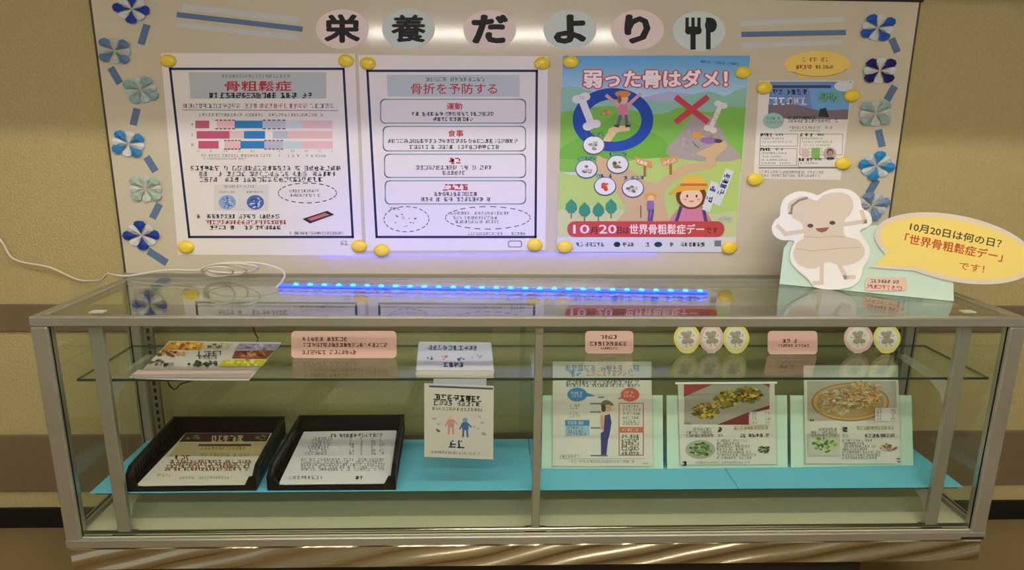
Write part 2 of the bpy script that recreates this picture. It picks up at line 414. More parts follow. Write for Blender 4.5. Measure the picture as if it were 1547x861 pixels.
# 1 chart poster
o = tag(card('chart_poster', [(243, 80), (536, 81), (548, 386), (269, 385)], PPL, .0008, PAPER), 'white poster with red title and striped pink and blue bar chart', 'poster')
pr = Print(PPL); frame(pr, [(257, 104), (519, 104), (533, 358), (286, 358)], 3.6, NAVY); pr.done('border', o)
pr = Print(PPL); pr.poly([(285, 109), (493, 109), (493, 149), (288, 149)], GREY); pr.scrib(335, 115, 440, 115, 5, '#6b6f73'); 
pr.text('骨粗鬆症', 390, 130, 100, 15, '#b52a30', .02); pr.scrib(316, 144, 478, 144, 8, BLACK, .22); pr.done('title', o)
pr = Print(PPL); X = lambda v: 230+v/2.61; Y = lambda v: 70+v/2.61
pr.scrib(276, 160, 392, 160, 7, INK); pr.scrib(392, 160, 468, 160, 7, '#b5534f'); pr.scrib(468, 160, 506, 160, 7, INK); pr.line([(276, 166), (510, 167)], 1, '#777777')
pr.scrib(300, 173.5, 492, 173.5, 4.5, '#62605c')
rows = [(308, [(170, 225, '#c05a78'), (255, 325, '#e7bcbc'), (325, 435, '#2f80ba'), (435, 525, '#b9bfce'), (525, 590, '#c3cfdc'), (590, 710, '#e2bcc0')]),
        (349, [(175, 305, '#c05a78'), (305, 362, '#dfc3c3'), (362, 445, '#2f80ba'), (475, 535, '#b7c0cc'), (535, 710, '#e2bcb8')]),
        (388, [(182, 262, '#c05a78'), (285, 348, '#e7bcbc'), (348, 442, '#2f80ba'), (442, 515, '#b9b8cc'), (515, 590, '#bed0d4'), (590, 712, '#e2bcb8')])]
for yy, segs in rows:
    for x0, x1, c in segs: pr.rect(X(x0), Y(yy-15), X(x1), Y(yy+15), c)
    pr.scrib(X(152), Y(yy), X(172), Y(yy), 4, '#7a6a6a')
for x0, x1, yy in ((250, 325, 308), (437, 524, 308), (285, 348, 388), (443, 515, 388)):
    for e in (-17, 17): pr.dash([(X(x0+(x1-x0)*k/9), Y(yy+e)) for k in range(10)], 1.4, '#4a3035', False)
for k in range(11): pr.scrib(X(175+k*53), Y(413), X(192+k*53), Y(413), 3, '#8a8a86')
pr.scrib(X(185), Y(430), X(700), Y(432), 4, '#8d8c86', fill=.6); pr.scrib(X(190), Y(443), X(380), Y(443), 3, '#9a8b86')
pr.done('bar_chart', o)
pr = Print(PPL)
for y0, x0, x1 in ((480, 150, 745), (503, 185, 735), (525, 185, 690)): pr.scrib(X(x0), Y(y0), X(x1), Y(y0), 7, INK, .18)
cut_('body_text'); pr.rect(X(245), Y(545), X(458), Y(648), '#d9d5cb'); pr.scrib(X(280), Y(552), X(410), Y(552), 4, '#6a6a6a'); pr.scrib(X(262), Y(574), X(330), Y(574), 3, '#6a6a6a'); pr.scrib(X(372), Y(574), X(445), Y(574), 3, '#6a6a6a')
for cx, c1, c2 in ((296, '#8fa9cd', '#5575ad'), (407, '#4a6aa5', '#24407c')):
    pr.poly(ell(X(cx), Y(615), 13, 11), c1); pr.blobs(X(cx), Y(615), 10, 8, 26, [c2, '#c3cddc'], 1, 1.8)
cut_('bone_density_picture'); pr.dash(ell(X(612), Y(578), 44, 15, 44), 1.3, '#57595a'); pr.scrib(X(540), Y(570), X(660), Y(570), 4, INK); pr.scrib(X(545), Y(587), X(665), Y(587), 4, INK)
cut_('note_bubble'); pr.scrib(X(175), Y(670), X(520), Y(670), 6, INK, .18); pr.scrib(X(210), Y(693), X(545), Y(693), 6, '#b5534f', .18); pr.scrib(X(215), Y(714), X(520), Y(714), 6, INK, .18)
cut_('body_text'); pr.poly([(X(593), Y(680)), (X(690), Y(648)), (X(718), Y(663)), (X(622), Y(698))], '#3b2526'); pr.poly([(X(612), Y(680)), (X(682), Y(656)), (X(700), Y(664)), (X(628), Y(688))], '#b5706a'); cut_('product_picture')
pr.scrib(X(540), Y(736), X(755), Y(736), 4, '#666666'); pr.scrib(X(740), Y(775), X(785), Y(775), 7, '#8f8f8b', .12)
pr.done('footer_text', o)
# 2 fracture poster
o = tag(card('prevention_poster', [(541, 83), (828, 85), (824, 378), (553, 379)], PPL, .0008, PAPER), 'white poster with four rounded text boxes under a red title', 'poster')
X = lambda v: 530+v/2.61
pr = Print(PPL); frame(pr, [(555, 107), (811, 107), (809, 358), (569, 358)], 3.6, NAVY); pr.done('border', o)
pr = Print(PPL); pr.poly([(584, 113), (785, 113), (785, 146), (586, 146)], '#bcc8c9'); pr.scrib(643, 120, 732, 120, 6, '#4d5a5c'); pr.text('骨折を予防する', 686, 134, 130, 16, '#bf2f35', .008); pr.done('title', o)
pr = Print(PPL)
for (x0, y0, x1, y1), hd, hw_, lines in (((575, 150, 794, 186), '運動', 23, ((172, 622, 752), (180, 654, 720))), ((579, 191, 794, 228), '食事', 23, ((213, 586, 786), (222, 618, 755))),
        ((581, 233, 794, 268), None, 22, ((253, 628, 748), (261, 668, 710))), ((582, 273, 794, 308), None, 42, ((293, 656, 722), (301, 636, 742)))):
    pr.line(rrect(x0, y0, x1, y1, 7), 1.8, '#8fa1a2', True)
    cx = (x0+x1)/2+2; cy = y0+(10.5 if hd else 9.5)
    if hd: pr.text(hd, cx, cy, hw_, 10, '#bb3a3e', .02)
    else: pr.scrib(cx-hw_/2, cy, cx+hw_/2+6, cy, 9, '#b03539', .24, 1)
    for yy, a_, b_ in lines: pr.scrib(a_, yy, b_, yy, 6, INK, .18)
pr.done('text_boxes', o)
pr = Print(PPL); pr.dash(ell(737, 329, 64, 17, 50), 1.3, '#555a5c')
for yy, a_, b_ in ((322, 680, 770), (329, 684, 758), (335, 688, 758)): pr.scrib(a_, yy, b_, yy, 4.5, INK)
cut_('note_bubble'); pr.dash(ell(614, 331, 34, 19, 40), 1.3, '#555a5c'); pr.blobs(612, 332, 18, 12, 14, ['#77777a', '#444448', '#a8a8a4'], .7, 1.4); pr.scrib(588, 315, 608, 315, 4, INK)
cut_('note_bubble'); pr.scrib(706, 353, 760, 353, 4, '#555555'); pr.scrib(772, 353, 797, 353, 4, '#555555')
pr.line(rrect(768, 364, 788, 373, 3), 1.2, '#8a8a92', True); pr.done('footnotes', o)
# 3 hiking poster
o = tag(card('hiking_poster', [(850, 83), (1134, 85), (1110, 381), (841, 381)], PPL, .0008, M('#cfd4d3', .45, spec=.4)), 'colourful poster of green hills with blue ring, red cross and red banner', 'poster')
pr = Print(PPL)
def edge(y): t = (y-83)/298; return 850-9*t+.5, 1134-24*t-.5
def band(y0, y1, c): a0, b0 = edge(y0); a1, b1 = edge(y1); pr.poly([(a0, y0), (b0, y0), (b1, y1), (a1, y1)], c)
for k in range(14): 
    t = k/13; band(84+k*5, 89.2+k*5, '#%02x%02x%02x' % (int(0x62+t*0x5e), int(0xa6+t*0x34), int(0xd6+t*0x10)))
def hill(top, yb, c):
    l0, r0 = edge(140); l1, r1 = edge(yb); pr.poly(top+[(r1, yb), (l1, yb)], c)
e = lambda y: edge(y)
pr.poly([(930, 160), (975, 146), (1010, 138), (1045, 142), (1066, 150), (1066, 175), (930, 175)], '#b4b1cf')
hill(catmull([(848, 132), (870, 131), (900, 140), (960, 146), (1000, 154), (1035, 146), (1070, 138), (1095, 145), (1112, 136), (1129, 132)], 3, False), 240, '#8fc0a9')
hill(catmull([(847, 170), (870, 166), (920, 160), (960, 168), (1000, 172), (1030, 162), (1070, 170), (1100, 162), (1127, 163)], 3, False), 260, '#7fb94e')
pr.poly([(930, 172), (1000, 208), (1030, 240), (845, 240), (846, 225)], '#6fb03f'); 
hill(catmull([(844, 258), (870, 264), (920, 250), (970, 240), (1030, 238), (1080, 240), (1120, 240)], 3, False), 345, '#b5cf72')
pr.poly(catmull([(1044, 176), (1062, 172), (1080, 182), (1100, 215), (1118, 240), (1060, 244), (1006, 232), (1028, 202)], 3), '#a99f97')
pr.blobs(1060, 215, 36, 20, 40, ['#8f857d', '#bdb3a8', '#9c8f82'], .8, 2)
hill([(841.5, 318), (900, 310), (1020, 330), (1113, 318)], 359, '#c7cf93')
pr.poly(catmull([(915, 240), (940, 246), (960, 262), (990, 276), (1030, 250), (1062, 246), (1066, 238), (1052, 232), (1072, 222), (1090, 214), (1098, 222), (1080, 238), (1080, 252), (1040, 262), (1005, 288), (1010, 330), (1020, 345), (930, 345), (945, 315), (925, 285), (905, 262), (902, 236)], 4), '#cdb084')
pr.done('landscape_print', o)
pr = Print(PPL)
oo = ell(926, 181, 61, 48, 48); ii = ell(927, 182, 42, 32, 48)
pr.raw(oo+ii, [(k, (k+1) % 48, 48+(k+1) % 48, 48+k) for k in range(48)], '#1c49a0')
pr.line([(1024, 149), (1066, 182)], 9, '#c8434b'); pr.line([(1066, 149), (1024, 182)], 9, '#c8434b'); pr.done('ring_and_cross', o)
pr = Print(PPL)
pr.poly([(930, 190), (950, 190), (952, 197), (932, 200), (922, 214), (910, 213), (918, 200), (920, 194)], '#dcc48c')
cut_('summit_path_print')
def bone(x0, y0, x1, y1, wd, c, r):
    pr.line([(x0, y0), (x1, y1)], wd, c); dx, dy = x1-x0, y1-y0; L = math.hypot(dx, dy); nx, ny = -dy/L, dx/L
    for (bx, by) in ((x0, y0), (x1, y1)):
        for s_ in (-1, 1): pr.poly(ell(bx+nx*s_*r*.9, by+ny*s_*r*.75, r, r*.85, 14), c)
bone(878, 148, 894, 189, 11, '#e6e4e0', 7.5); pr.scrib(872, 148, 886, 147, 4, '#6c6c72', .14); cut_('bone_print'); bone(1089, 158, 1073, 195, 7, '#e0dcd3', 5.5)
pr.blobs(1081, 177, 3, 12, 8, ['#b5aaa0'], .7, 1.2); cut_('bone_print')
pr.line([(938, 163), (917, 145)], 5, '#d99aa2'); pr.line([(944, 163), (966, 143)], 5, '#d99aa2'); pr.poly(rrect(934, 158, 949, 177, 4), '#d87f95')
pr.line([(937, 176), (933, 190)], 5, '#6d5f8a'); pr.line([(946, 176), (947, 190)], 5, '#6d5f8a'); pr.line([(929, 190), (934, 190)], 3, '#40302e'); pr.line([(946, 190), (951, 190)], 3, '#40302e')
pr.poly(ell(941, 149, 8, 8), '#e7b98d'); pr.poly(ell(941, 142, 12, 5), '#d6893f'); pr.poly(ell(936, 150, 3, 6), '#8a5a35')
cut_('cheering_figure_print'); pr.blobs(914, 170, 9, 4, 9, ['#d3a05c', '#b97d43'], 1.5, 3)
cut_('signpost_print'); pr.poly(ell(1053, 204, 7, 5), '#e0a142'); pr.poly(ell(1072, 212, 14, 5), '#8f6ea0'); pr.poly(ell(1085, 213, 6, 3), '#4e3d4e'); pr.line([(1046, 214), (1056, 224)], 1, '#444444'); cut_('fallen_figure_print')
for i, (x, y) in enumerate(((897, 219), (886, 255), (933, 248), (914, 281), (956, 284))):
    pr.poly(ell(x, y+.6, 17, 14.5), '#4d5a66'); pr.poly(ell(x, y, 15.5, 13), '#e3e2dd'); pr.scrib(x-14, y-15, x+16, y-16, 6, '#3c6aa6', .2)
    cols = [['#8a8a88', '#5c5c5e', '#b9b3ab'], ['#cbb9a8', '#6b6e78', '#d8a598'], ['#3f8b45', '#b84a3c', '#3a6c47'], ['#d35a33', '#c7452c'], ['#a39b94', '#c9c0b8', '#77706b']][i]
    pr.blobs(x, y+1, 7, 5, 12, cols, 1.5, 3); cut_('icon_print')
for x, y in ((863, 312), (883, 317), (904, 317), (923, 312)):
    pr.line([(x, y+8), (x, y+17)], 2, '#8d6a43'); pr.poly([(x, y-12), (x+8, y-4), (x+9, y+4), (x+4, y+10), (x-4, y+10), (x-9, y+4), (x-8, y-4)], '#3f8f70'); cut_('tree_print')
for x, y, s_ in ((972, 246, 3), (1011, 243, -3)):
    pr.line([(x+2, y+4), (x+2, y+19)], 4, '#a36f3c'); pr.poly([(x-14, y-7-s_), (x+13, y-5+s_), (x+13, y+5+s_), (x-10, y+5-s_)], '#cf9b5e'); pr.scrib(x-10, y-s_, x+12, y+s_, 5, '#f0e6d8', .25); cut_('signpost_print')
pr.poly(ell(983, 296, 9, 5), '#d9a23c'); pr.poly(ell(983, 300, 5, 5), '#e3bb95'); pr.poly(rrect(977, 303, 988, 319, 3), '#8a6fa0'); pr.line([(981, 318), (980, 332)], 4, '#6b5a86'); pr.line([(986, 318), (984, 332)], 4, '#5f5080'); pr.line([(968, 311), (968, 328)], 1.6, '#7a5a3a'); cut_('walker_print')
# walker with the straw hat
pr.poly(catmull([(1010, 334), (1022, 318), (1036, 311), (1056, 311), (1068, 322), (1075, 334)], 3, False), '#cf7f97')
pr.line([(1028, 314), (1022, 333)], 5, '#55406a'); pr.line([(1062, 314), (1066, 333)], 5, '#55406a')
pr.poly(ell(1044, 296, 23, 20), '#6d4327'); pr.poly(ell(1044, 298, 17, 15), '#eecaa6')
pr.poly(catmull([(1010, 294), (1020, 284), (1032, 276), (1060, 276), (1070, 281), (1060, 287), (1034, 288)], 3), '#e3a93b'); pr.poly(catmull([(1030, 280), (1032, 270), (1045, 266), (1060, 268), (1066, 280), (1048, 283)], 3), '#eab848'); pr.line([(1030, 279), (1066, 279)], 4, '#c86a4a')
for x in (1038, 1052): pr.poly(ell(x, 296, 1.5, 2.2, 10), '#3c2a22'); pr.poly(ell(x + (-3 if x < 1045 else 3), 301, 2.5, 1.6, 10), '#e39c8e')
pr.line([(1042, 304), (1047, 304)], 1.4, '#b0564a'); cut_('hat_girl_print')
for a_, b_ in (((1100, 262), (1084, 303)), ((1078, 281), (1068, 312))):
    pr.line([a_, b_], 13, '#d9dcd8'); pr.scrib(a_[0], a_[1], b_[0], b_[1], 9, '#3d63a0', .2); cut_('slogan_print')
pr.poly(ell(1096, 331, 12, 6), '#bcc3a6'); pr.scrib(1086, 331, 1106, 331, 4, '#8e9a80'); pr.done('leaf_mark', o)
pr = Print(PPL)
for (t, cx, wd) in (('弱った骨はダメ！', 990, 216),):
    pr.text(t, cx, 119, wd, 26, '#cf4d5c', .10); pr.text(t, cx, 119, wd, 26, '#f2ebe8', .035)
for k in range(3): pr.scrib(1058+k*22, 93+k*1.5, 1074+k*22, 94+k*1.5, 3.5, '#3c4a66')
pr.done('title', o)
pr = Print(PPL); band(358, 380.5, '#d3d6d6'); pr.poly(rrect(857, 334, 1094, 358, 11), '#c04a43')
pr.text('10', 878, 346, 24, 13, '#f0dcd6', .02); pr.text('月', 897, 348, 10, 10, '#5a1d1c', .02); pr.text('20', 918, 346, 26, 13, '#f0dcd6', .02); pr.text('日は', 941, 348, 17, 10, '#5a1d1c', .015)
pr.text('世界骨粗鬆症デー', 1007, 346, 112, 15, '#f0dcd6', .02); pr.text('です', 1075, 348, 18, 9, '#5a1d1c', .015)
for x0, x1 in ((870, 882), (884, 918), (940, 968), (975, 985), (1002, 1022), (1028, 1064)): pr.scrib(x0, 369, x1, 369, 6, '#3c4356', .2)
pr.poly(ell(932, 369, 5, 4), '#22252c'); pr.poly(ell(994, 369, 6, 4), '#2a3a5e'); pr.rect(1079, 363, 1089, 372, '#74797e'); pr.done('banner_print', o)
# 4 photo flyer
o = tag(card('photo_flyer', [(1147, 122), (1289, 122), (1270, 272), (1138, 270)], PPL, .0006, PAPER), 'small white flyer with a blue mountain photo under the yellow bubble', 'flyer')
X = lambda v: 1130+v/3.91; Y = lambda v: 70+v/3.91
pr = Print(PPL); pr.poly([(X(130), Y(208)), (X(612), Y(208)), (X(590), Y(430)), (X(120), Y(420))], '#6f8fc4')
pr.poly([(X(360), Y(240)), (X(610), Y(240)), (X(592), Y(400)), (X(380), Y(380))], '#6fa6d8'); pr.poly([(X(120), Y(345)), (X(250), Y(335)), (X(420), Y(380)), (X(595), Y(372)), (X(590), Y(432)), (X(118), Y(425))], '#7d6f77')
pr.poly([(X(415), Y(415)), (X(425), Y(370)), (X(460), Y(362)), (X(480), Y(420))], '#2d3a30'); pr.rect(X(135), Y(230), X(490), Y(246), '#3a4468'); pr.poly(ell(X(565), Y(235), 14, 8), '#d3d8de')
pr.poly([(X(415), Y(268)), (X(555), Y(268)), (X(545), Y(330)), (X(410), Y(330))], '#6fa9a9'); pr.scrib(X(430), Y(285), X(520), Y(285), 4, '#24474a'); pr.scrib(X(420), Y(303), X(535), Y(303), 4, '#24474a'); pr.scrib(X(435), Y(320), X(520), Y(320), 4, '#24474a')
pr.scrib(X(145), Y(268), X(370), Y(268), 7, '#1f2840', .22); pr.scrib(X(130), Y(322), X(385), Y(322), 11, '#e9e9ee', .2); pr.done('photo_print', o)
pr = Print(PPL); pr.poly(ell(X(150), Y(440), 16, 12), '#9ec7bf'); pr.scrib(X(110), Y(425), X(200), Y(425), 4, '#3d6a66'); pr.scrib(X(110), Y(448), X(200), Y(448), 4, '#b5843c')
pr.scrib(X(230), Y(420), X(400), Y(420), 4, INK, .3); pr.scrib(X(235), Y(440), X(530), Y(440), 5, '#55555a'); pr.scrib(X(240), Y(480), X(500), Y(480), 4, '#77777a'); pr.line([(X(250), Y(498)), (X(420), Y(498))], 2, '#b8ca9a')
for x0, y0, x1, y1 in ((75, 518, 295, 590), (310, 518, 560, 640), (70, 604, 290, 705), (300, 664, 540, 712)):
    pr.line([(X(x0), Y(y0)), (X(x1), Y(y0)), (X(x1-4), Y(y1)), (X(x0-4), Y(y1))], .8, '#88888a', True); pr.scrib(X(x0), Y(y0+3), X(x0+80), Y(y0+3), 4, '#222222', .35); pr.scrib(X(x0+90), Y(y0+3), X(x0+140), Y(y0+3), 3, '#3a6a50', .3)
    for k in range(1, int((y1-y0)/20)): pr.scrib(X(x0+6), Y(y0+k*20+6), X(x0+random.uniform(100, 200)), Y(y0+k*20+6), 3, '#8a8a8c')
pr.poly(ell(X(483), Y(635), 10, 10), '#b9a9a4'); pr.poly(ell(X(485), Y(628), 5, 6), '#55403a'); pr.poly(ell(X(486), Y(634), 4, 5), '#b58a72'); pr.rect(X(465), Y(655), X(508), Y(668), '#3c3a40')
pr.rect(X(375), Y(600), X(425), Y(662), '#86b463'); pr.rect(X(318), Y(605), X(358), Y(655), '#d7b9b4')
pr.line([(X(65), Y(718)), (X(530), Y(718))], 1.2, '#33333a'); pr.scrib(X(65), Y(740), X(460), Y(745), 4, '#8a6a72'); pr.scrib(X(65), Y(762), X(440), Y(765), 4, '#6a6a80'); pr.done('body_text', o)
# yellow bubble above the flyer
bub = ell(1235, 97, 50, 20, 36); bub = [p for p in bub if not (p[1] > 110 and p[0] < 1220)]
k = max(range(len(bub)), key=lambda i: (bub[i][1] > 110 and bub[i][0] < 1240)*1000 - bub[i][0]); bub = bub[:k+1]+[(1206, 118), (1202, 107)]+bub[k+1:]
o = tag(card('speech_bubble_card', bub, PPL, .0008, M('#ebcb6a', .7)), 'small yellow speech bubble card above the photo flyer', 'card')
pr = Print(PPL); pr.scrib(1212, 90, 1256, 90, 6, '#c0602e', .2); pr.scrib(1202, 101, 1232, 101, 6, '#c03a2a', .22); pr.scrib(1232, 101, 1260, 101, 5, '#7a5a2a', .18); pr.line([(p[0], p[1]) for p in ell(1235, 97, 48, 18.5, 30, .4, 2.6)], .8, '#b08a2c'); pr.done('caption', o)

# ------------------------------------------------------------ the display case
case = empty('display_case', (0, (YF+YR)/2, FLOOR_Z), 'aluminium and glass display case with two shelves below the notice board', 'display case')
TB = .026                                    # top bar height
fr = MB
fr().bbox(-HW, HW, YF, YF+.022, TOP-TB, TOP-.0002, .003).build('top_bar', ALU, case)
fr().bbox(-HW, HW, YR-.022, YR, TOP-TB, TOP-.0002, .003).build('top_bar', ALU, case)
for s in (-1, 1):
    x0, x1 = sorted((s*HW, s*(HW-.028)))
    fr().bbox(x0, x1, YF+.022, YR-.022, TOP-TB, TOP-.0002, .003).build('top_bar', ALU, case)
def pane(name, x0, x1, y0, y1, z0, z1, parent, thin, mats=None):
    mb = MB().box(x0, x1, y0, y1, z0, z1)
    keep = {'z': (0, 1), 'y': (2, 4), 'x': (3, 5)}[thin]
    mb.m = [0 if i in keep else 1 for i in range(6)]
    return mb.build(name, mats or [GLASS, GEDGE], parent)
pane('top_glass', -HW+.024, HW-.024, YF+.018, YR-.018, TOP-.006, TOP, case, 'z')
PW = .042
for s in (-1, 1):
    for y0 in (YF, YR-.034):
        x0, x1 = sorted((s*HW, s*(HW-PW)))
        p = fr().bbox(x0, x1, y0, y0+.034, ZB, TOP-TB, .004).build('corner_post', ALU, case)
    xx = s*(HW-.012)
    pane('side_glass', xx-.0025, xx+.0025, YF+.034, YR-.034, ZB+.04, TOP-TB, case, 'x')
pane('front_glass', -HW+PW, HW-PW, YF+.010, YF+.015, ZB+.03, TOP-TB, case, 'y', [FGLASS, GEDGE])
for k, (x0, x1, yy) in enumerate(((-HW+PW, .03, YR-.010), (-.03, HW-PW, YR-.020))):
    pane('sliding_glass_door', x0, x1, yy, yy+.005, ZB+.03, TOP-TB, case, 'y')
# floor, sill and lower apron
FLZ = ZB+.03
fr().box(-HW+.01, HW-.01, YF+.01, YR-.005, FLZ-.02, FLZ).build('floor_panel', M('#c9c6a4', .5, noise=.06, nscale=8), case)
fr().bbox(-HW, HW, YF-.002, YF+.02, ZB, ZB+.026, .003).build('front_sill', ALU, case)
fr().tube([(-HW+.03, YF+.022, ZB+.034), (HW-.03, YF+.022, ZB+.034)], .006, 10).build('front_track', CHROME, case, True)
for s in (-1, 1):
    x0, x1 = sorted((s*HW, s*(HW-.03))); fr().bbox(x0, x1, YF+.02, YR, ZB, ZB+.04, .003).build('side_sill', ALU, case)
fr().bbox(-HW, HW, YR-.03, YR, ZB, ZB+.035, .003).build('rear_sill', ALU, case)
zap = P(800, 856, upright(YF)).z
STEEL = M('#c6bea4', .22, metal=.95, key='wavysteel')
nt = STEEL.node_tree; tc = nt.nodes.new('ShaderNodeTexCoord'); mp = nt.nodes.new('ShaderNodeMapping'); wv = nt.nodes.new('ShaderNodeTexWave')
nt.nodes.remove(mp); nt.nodes.remove(wv)      # the sheet is slightly buckled in slanting waves
dt = nt.nodes.new('ShaderNodeVectorMath'); dt.operation = 'DOT_PRODUCT'; dt.inputs[1].default_value = (24.0, 0, -115.0)
nz = nt.nodes.new('ShaderNodeTexNoise'); nz.inputs['Scale'].default_value = 2.2; nz.inputs['Detail'].default_value = 1
ma = nt.nodes.new('ShaderNodeMath'); ma.operation = 'MULTIPLY_ADD'; ma.inputs[1].default_value = 9.0
sn = nt.nodes.new('ShaderNodeMath'); sn.operation = 'SINE'; am = nt.nodes.new('ShaderNodeMath'); am.operation = 'MULTIPLY'; am.inputs[1].default_value = .0046
bp = nt.nodes.new('ShaderNodeBump'); bp.inputs['Strength'].default_value = 1; bp.inputs['Distance'].default_value = 1
nt.links.new(tc.outputs['Object'], dt.inputs[0]); nt.links.new(tc.outputs['Object'], nz.inputs['Vector']); nt.links.new(nz.outputs['Fac'], ma.inputs[0]); nt.links.new(dt.outputs['Value'], ma.inputs[2])
nt.links.new(ma.outputs[0], sn.inputs[0]); nt.links.new(sn.outputs[0], am.inputs[0]); nt.links.new(am.outputs[0], bp.inputs['Height']); nt.links.new(bp.outputs[0], nt.nodes['Principled BSDF'].inputs['Normal'])
fr().bbox(-HW+.004, HW-.004, YF+.003, YR-.01, zap, ZB-.003, .003).build('apron', STEEL, case)
fr().bbox(-HW+.06, HW-.28, YF+.10, YR-.02, FLOOR_Z, zap, .004).build('pedestal', M('#2a2119', .7), case)
pl = fr().box(P(1450, 817, upright(YF)).x, P(1484, 817, upright(YF)).x, YF-.003, YF-.0015, ZB+.004, ZB+.011).build('maker_plate', M('#2a2620', .5), case)
# shelf uprights behind the front glass and at the rear
UX = [(P(152, 490, upright(YF+.03)).x+P(186, 805, upright(YF+.03)).x)/2, (P(815, 495, upright(YF+.03)).x+P(808, 800, upright(YF+.03)).x)/2, (P(1453, 495, upright(YF+.03)).x+P(1405, 790, upright(YF+.03)).x)/2]
UW = .017
for i, x in enumerate(UX):
    wd = UW if i != 1 else .011
    u = fr().bbox(x-wd, x+wd, YF+.018, YF+.034, FLZ, TOP-TB, .002).build('shelf_upright', ALU, case)
    mb = MB().bbox(x-.03, x+.03, YF+.014, YF+.038, FLZ, FLZ+.004, .001); mb.build('foot_plate', ALU_D, u)
    for zz in (S1, S2):
        z1 = zz-.0095
        mb = MB(); xa, xb = x-.010, x+.010; y0 = YF+.033; y1 = YF+.26
        pr_ = [(y0, z1), (y1, z1), (y1, z1-.012), (y0+.08, z1-.022), (y0+.03, z1-.04), (y0, z1-.08)]
        V = [(xa, a_, b_) for a_, b_ in pr_]+[(xb, a_, b_) for a_, b_ in pr_]; n = len(pr_)
        mb.add(V, [tuple(range(n))[::-1], tuple(range(n, 2*n))]+[(i_, (i_+1) % n, n+(i_+1) % n, n+i_) for i_ in range(n)])
        mb.build('bracket', M('#cfcab8', .45, metal=.4), u)
for s in (-1, 1):
    x = s*(HW-.075)
    u = fr().bbox(x-.014, x+.014, YR-.050, YR-.036, FLZ, TOP-TB, .002).build('rear_upright', ALU_D, case)
    mb = MB()
    for k in range(22): mb.box(x-.004, x+.004, YR-.0512, YR-.0498, FLZ+.03+k*.025, FLZ+.044+k*.025)
    mb.build('slots', M('#1c1a16', .8), u)
for x, y in ((148, 470), (1462, 470)):
    c = P(x, y, horiz(TOP)); MB().bbox(c.x-.017, c.x+.017, c.y-.012, c.y+.012, TOP-.003, TOP+.0004, .0001).build('corner_clip', M('#c9c4b4', .4), case)

# shelves
def sheet(name, x0, x1, y0, y1, z0, z1, mats, label, cat, group=None, thin='z'):
    mb = MB().box(x0, x1, y0, y1, z0, z1); mb.m = [0, 0, 1, 1, 1, 1]; return tag(mb.build(name, mats), label, cat, group)
SY0 = YF+.045; s1l = P(116, 574, upright(SY0)).x; s1r = P(1494, 569, upright(SY0)).x
SY1 = P(700, 521, horiz(S1)).y
sheet('glass_shelf', s1l, s1r, SY0, SY1, S1-.007, S1, [GLASS, GEDGE], 'clear glass shelf holding pink cards and paper discs', 'glass shelf', 'shelves in the display case')
s2l = P(136, 741, upright(SY0)).x; s2r = P(1456, 724, upright(SY0)).x
SY2 = P(700, 664, horiz(S2)).y
sheet('lower_shelf', s2l+.01, s2r-.01, SY0+.004, SY2, S2-.0085, S2-.0015, [GLASS, GEDGE], 'lower glass shelf covered with turquoise paper', 'glass shelf', 'shelves in the display case')
TURQ = M('#66c0d4', .6, noise=.06, nscale=12)
spl = (P(806, 735, horiz(S2)).x, P(1103, 720, horiz(S2)).x)
for i, (x0, x1, lb) in enumerate(((s2l, spl[0], 'turquoise paper sheet under the black trays'), (spl[0]+.002, spl[1], 'turquoise paper sheet under the exercise poster stand'), (spl[1]+.002, s2r, 'turquoise paper sheet under the plated noodle poster stand'))):
    tag(MB().box(x0, x1, SY0-.004, SY2+.002, S2-.0013, S2).build('shelf_paper', TURQ), lb, 'paper', 'turquoise shelf papers')

# ------------------------------------------------------------ LED strip and cord on the glass top
L0 = P(420, 433, TOPPL); L1 = P(1068, 443, TOPPL)
led = empty('led_strip', (L0+L1)/2, 'glowing blue light strip lying on the glass case top', 'light strip')
d = (L1-L0).normalized(); nrm = Vector((-d.y, d.x, 0))
def along(px): t = (px-420)/648; return L0 + (L1-L0)*t
hw_ = .0105
b4 = [L0-nrm*hw_, L1-nrm*hw_, L1+nrm*hw_, L0+nrm*hw_]
MB().hexa(b4, [p+Vector((0, 0, .0014)) for p in b4]).build('backing_tape', M('#30364a', .6), led)
b4 = [p+Vector((0, 0, .0015)) for p in b4]
MB().hexa(b4, [p+Vector((0, 0, .004)) for p in b4]).build('flexible_strip', M('#2038d0', .4, emit=((.0015, .007, 1.0), LED_BODY), key='ledbody'), led)
DOT = M('#60c0ff', .3, emit=((.0015, .021, 1.0), LED_DOT), key='leddot')
for k in range(29):
    c = along(447+k*21.8) + Vector((0, 0, .005)) + nrm*(.004 if k < 6 else 0)
    V = []; Fc = []; n = 10
    for rr, h in ((1, 0), (.8, .004), (.4, .006)): V += [c+d*.0095*rr*math.cos(2*math.pi*i/n)+nrm*.0075*rr*math.sin(2*math.pi*i/n)+Vector((0, 0, h)) for i in range(n)]
    Fc = [(j*n+i, j*n+(i+1) % n, (j+1)*n+(i+1) % n, (j+1)*n+i) for j in range(2) for i in range(n)]+[tuple(range(2*n, 3*n))]
    mesh_obj('led', V, Fc, DOT, led, None, True)
CORDM = M('#d9d3c0', .5)
zc = TOP+.004
pts = [P(x, y, upright(WALL_Y-.02)) for x, y in ((-40, 330), (0, 362), (22, 392), (75, 404), (125, 424))]
onT = lambda x, y, h=0: P(x, y, horiz(zc+h)) + Vector((0, 0, 0))
hang = [(-.02), (-.02)]
pts = [tuple(p) for p in pts] + [tuple(P(x, y, upright(-.10))) for x, y in ((185, 418), (250, 408))]
pts += [tuple(P(x, y, upright(-.13))) for x, y in ((300, 408), (330, 398), (385, 397), (420, 405), (430, 415))] + [tuple(onT(424, 428)), tuple(onT(418, 434))]
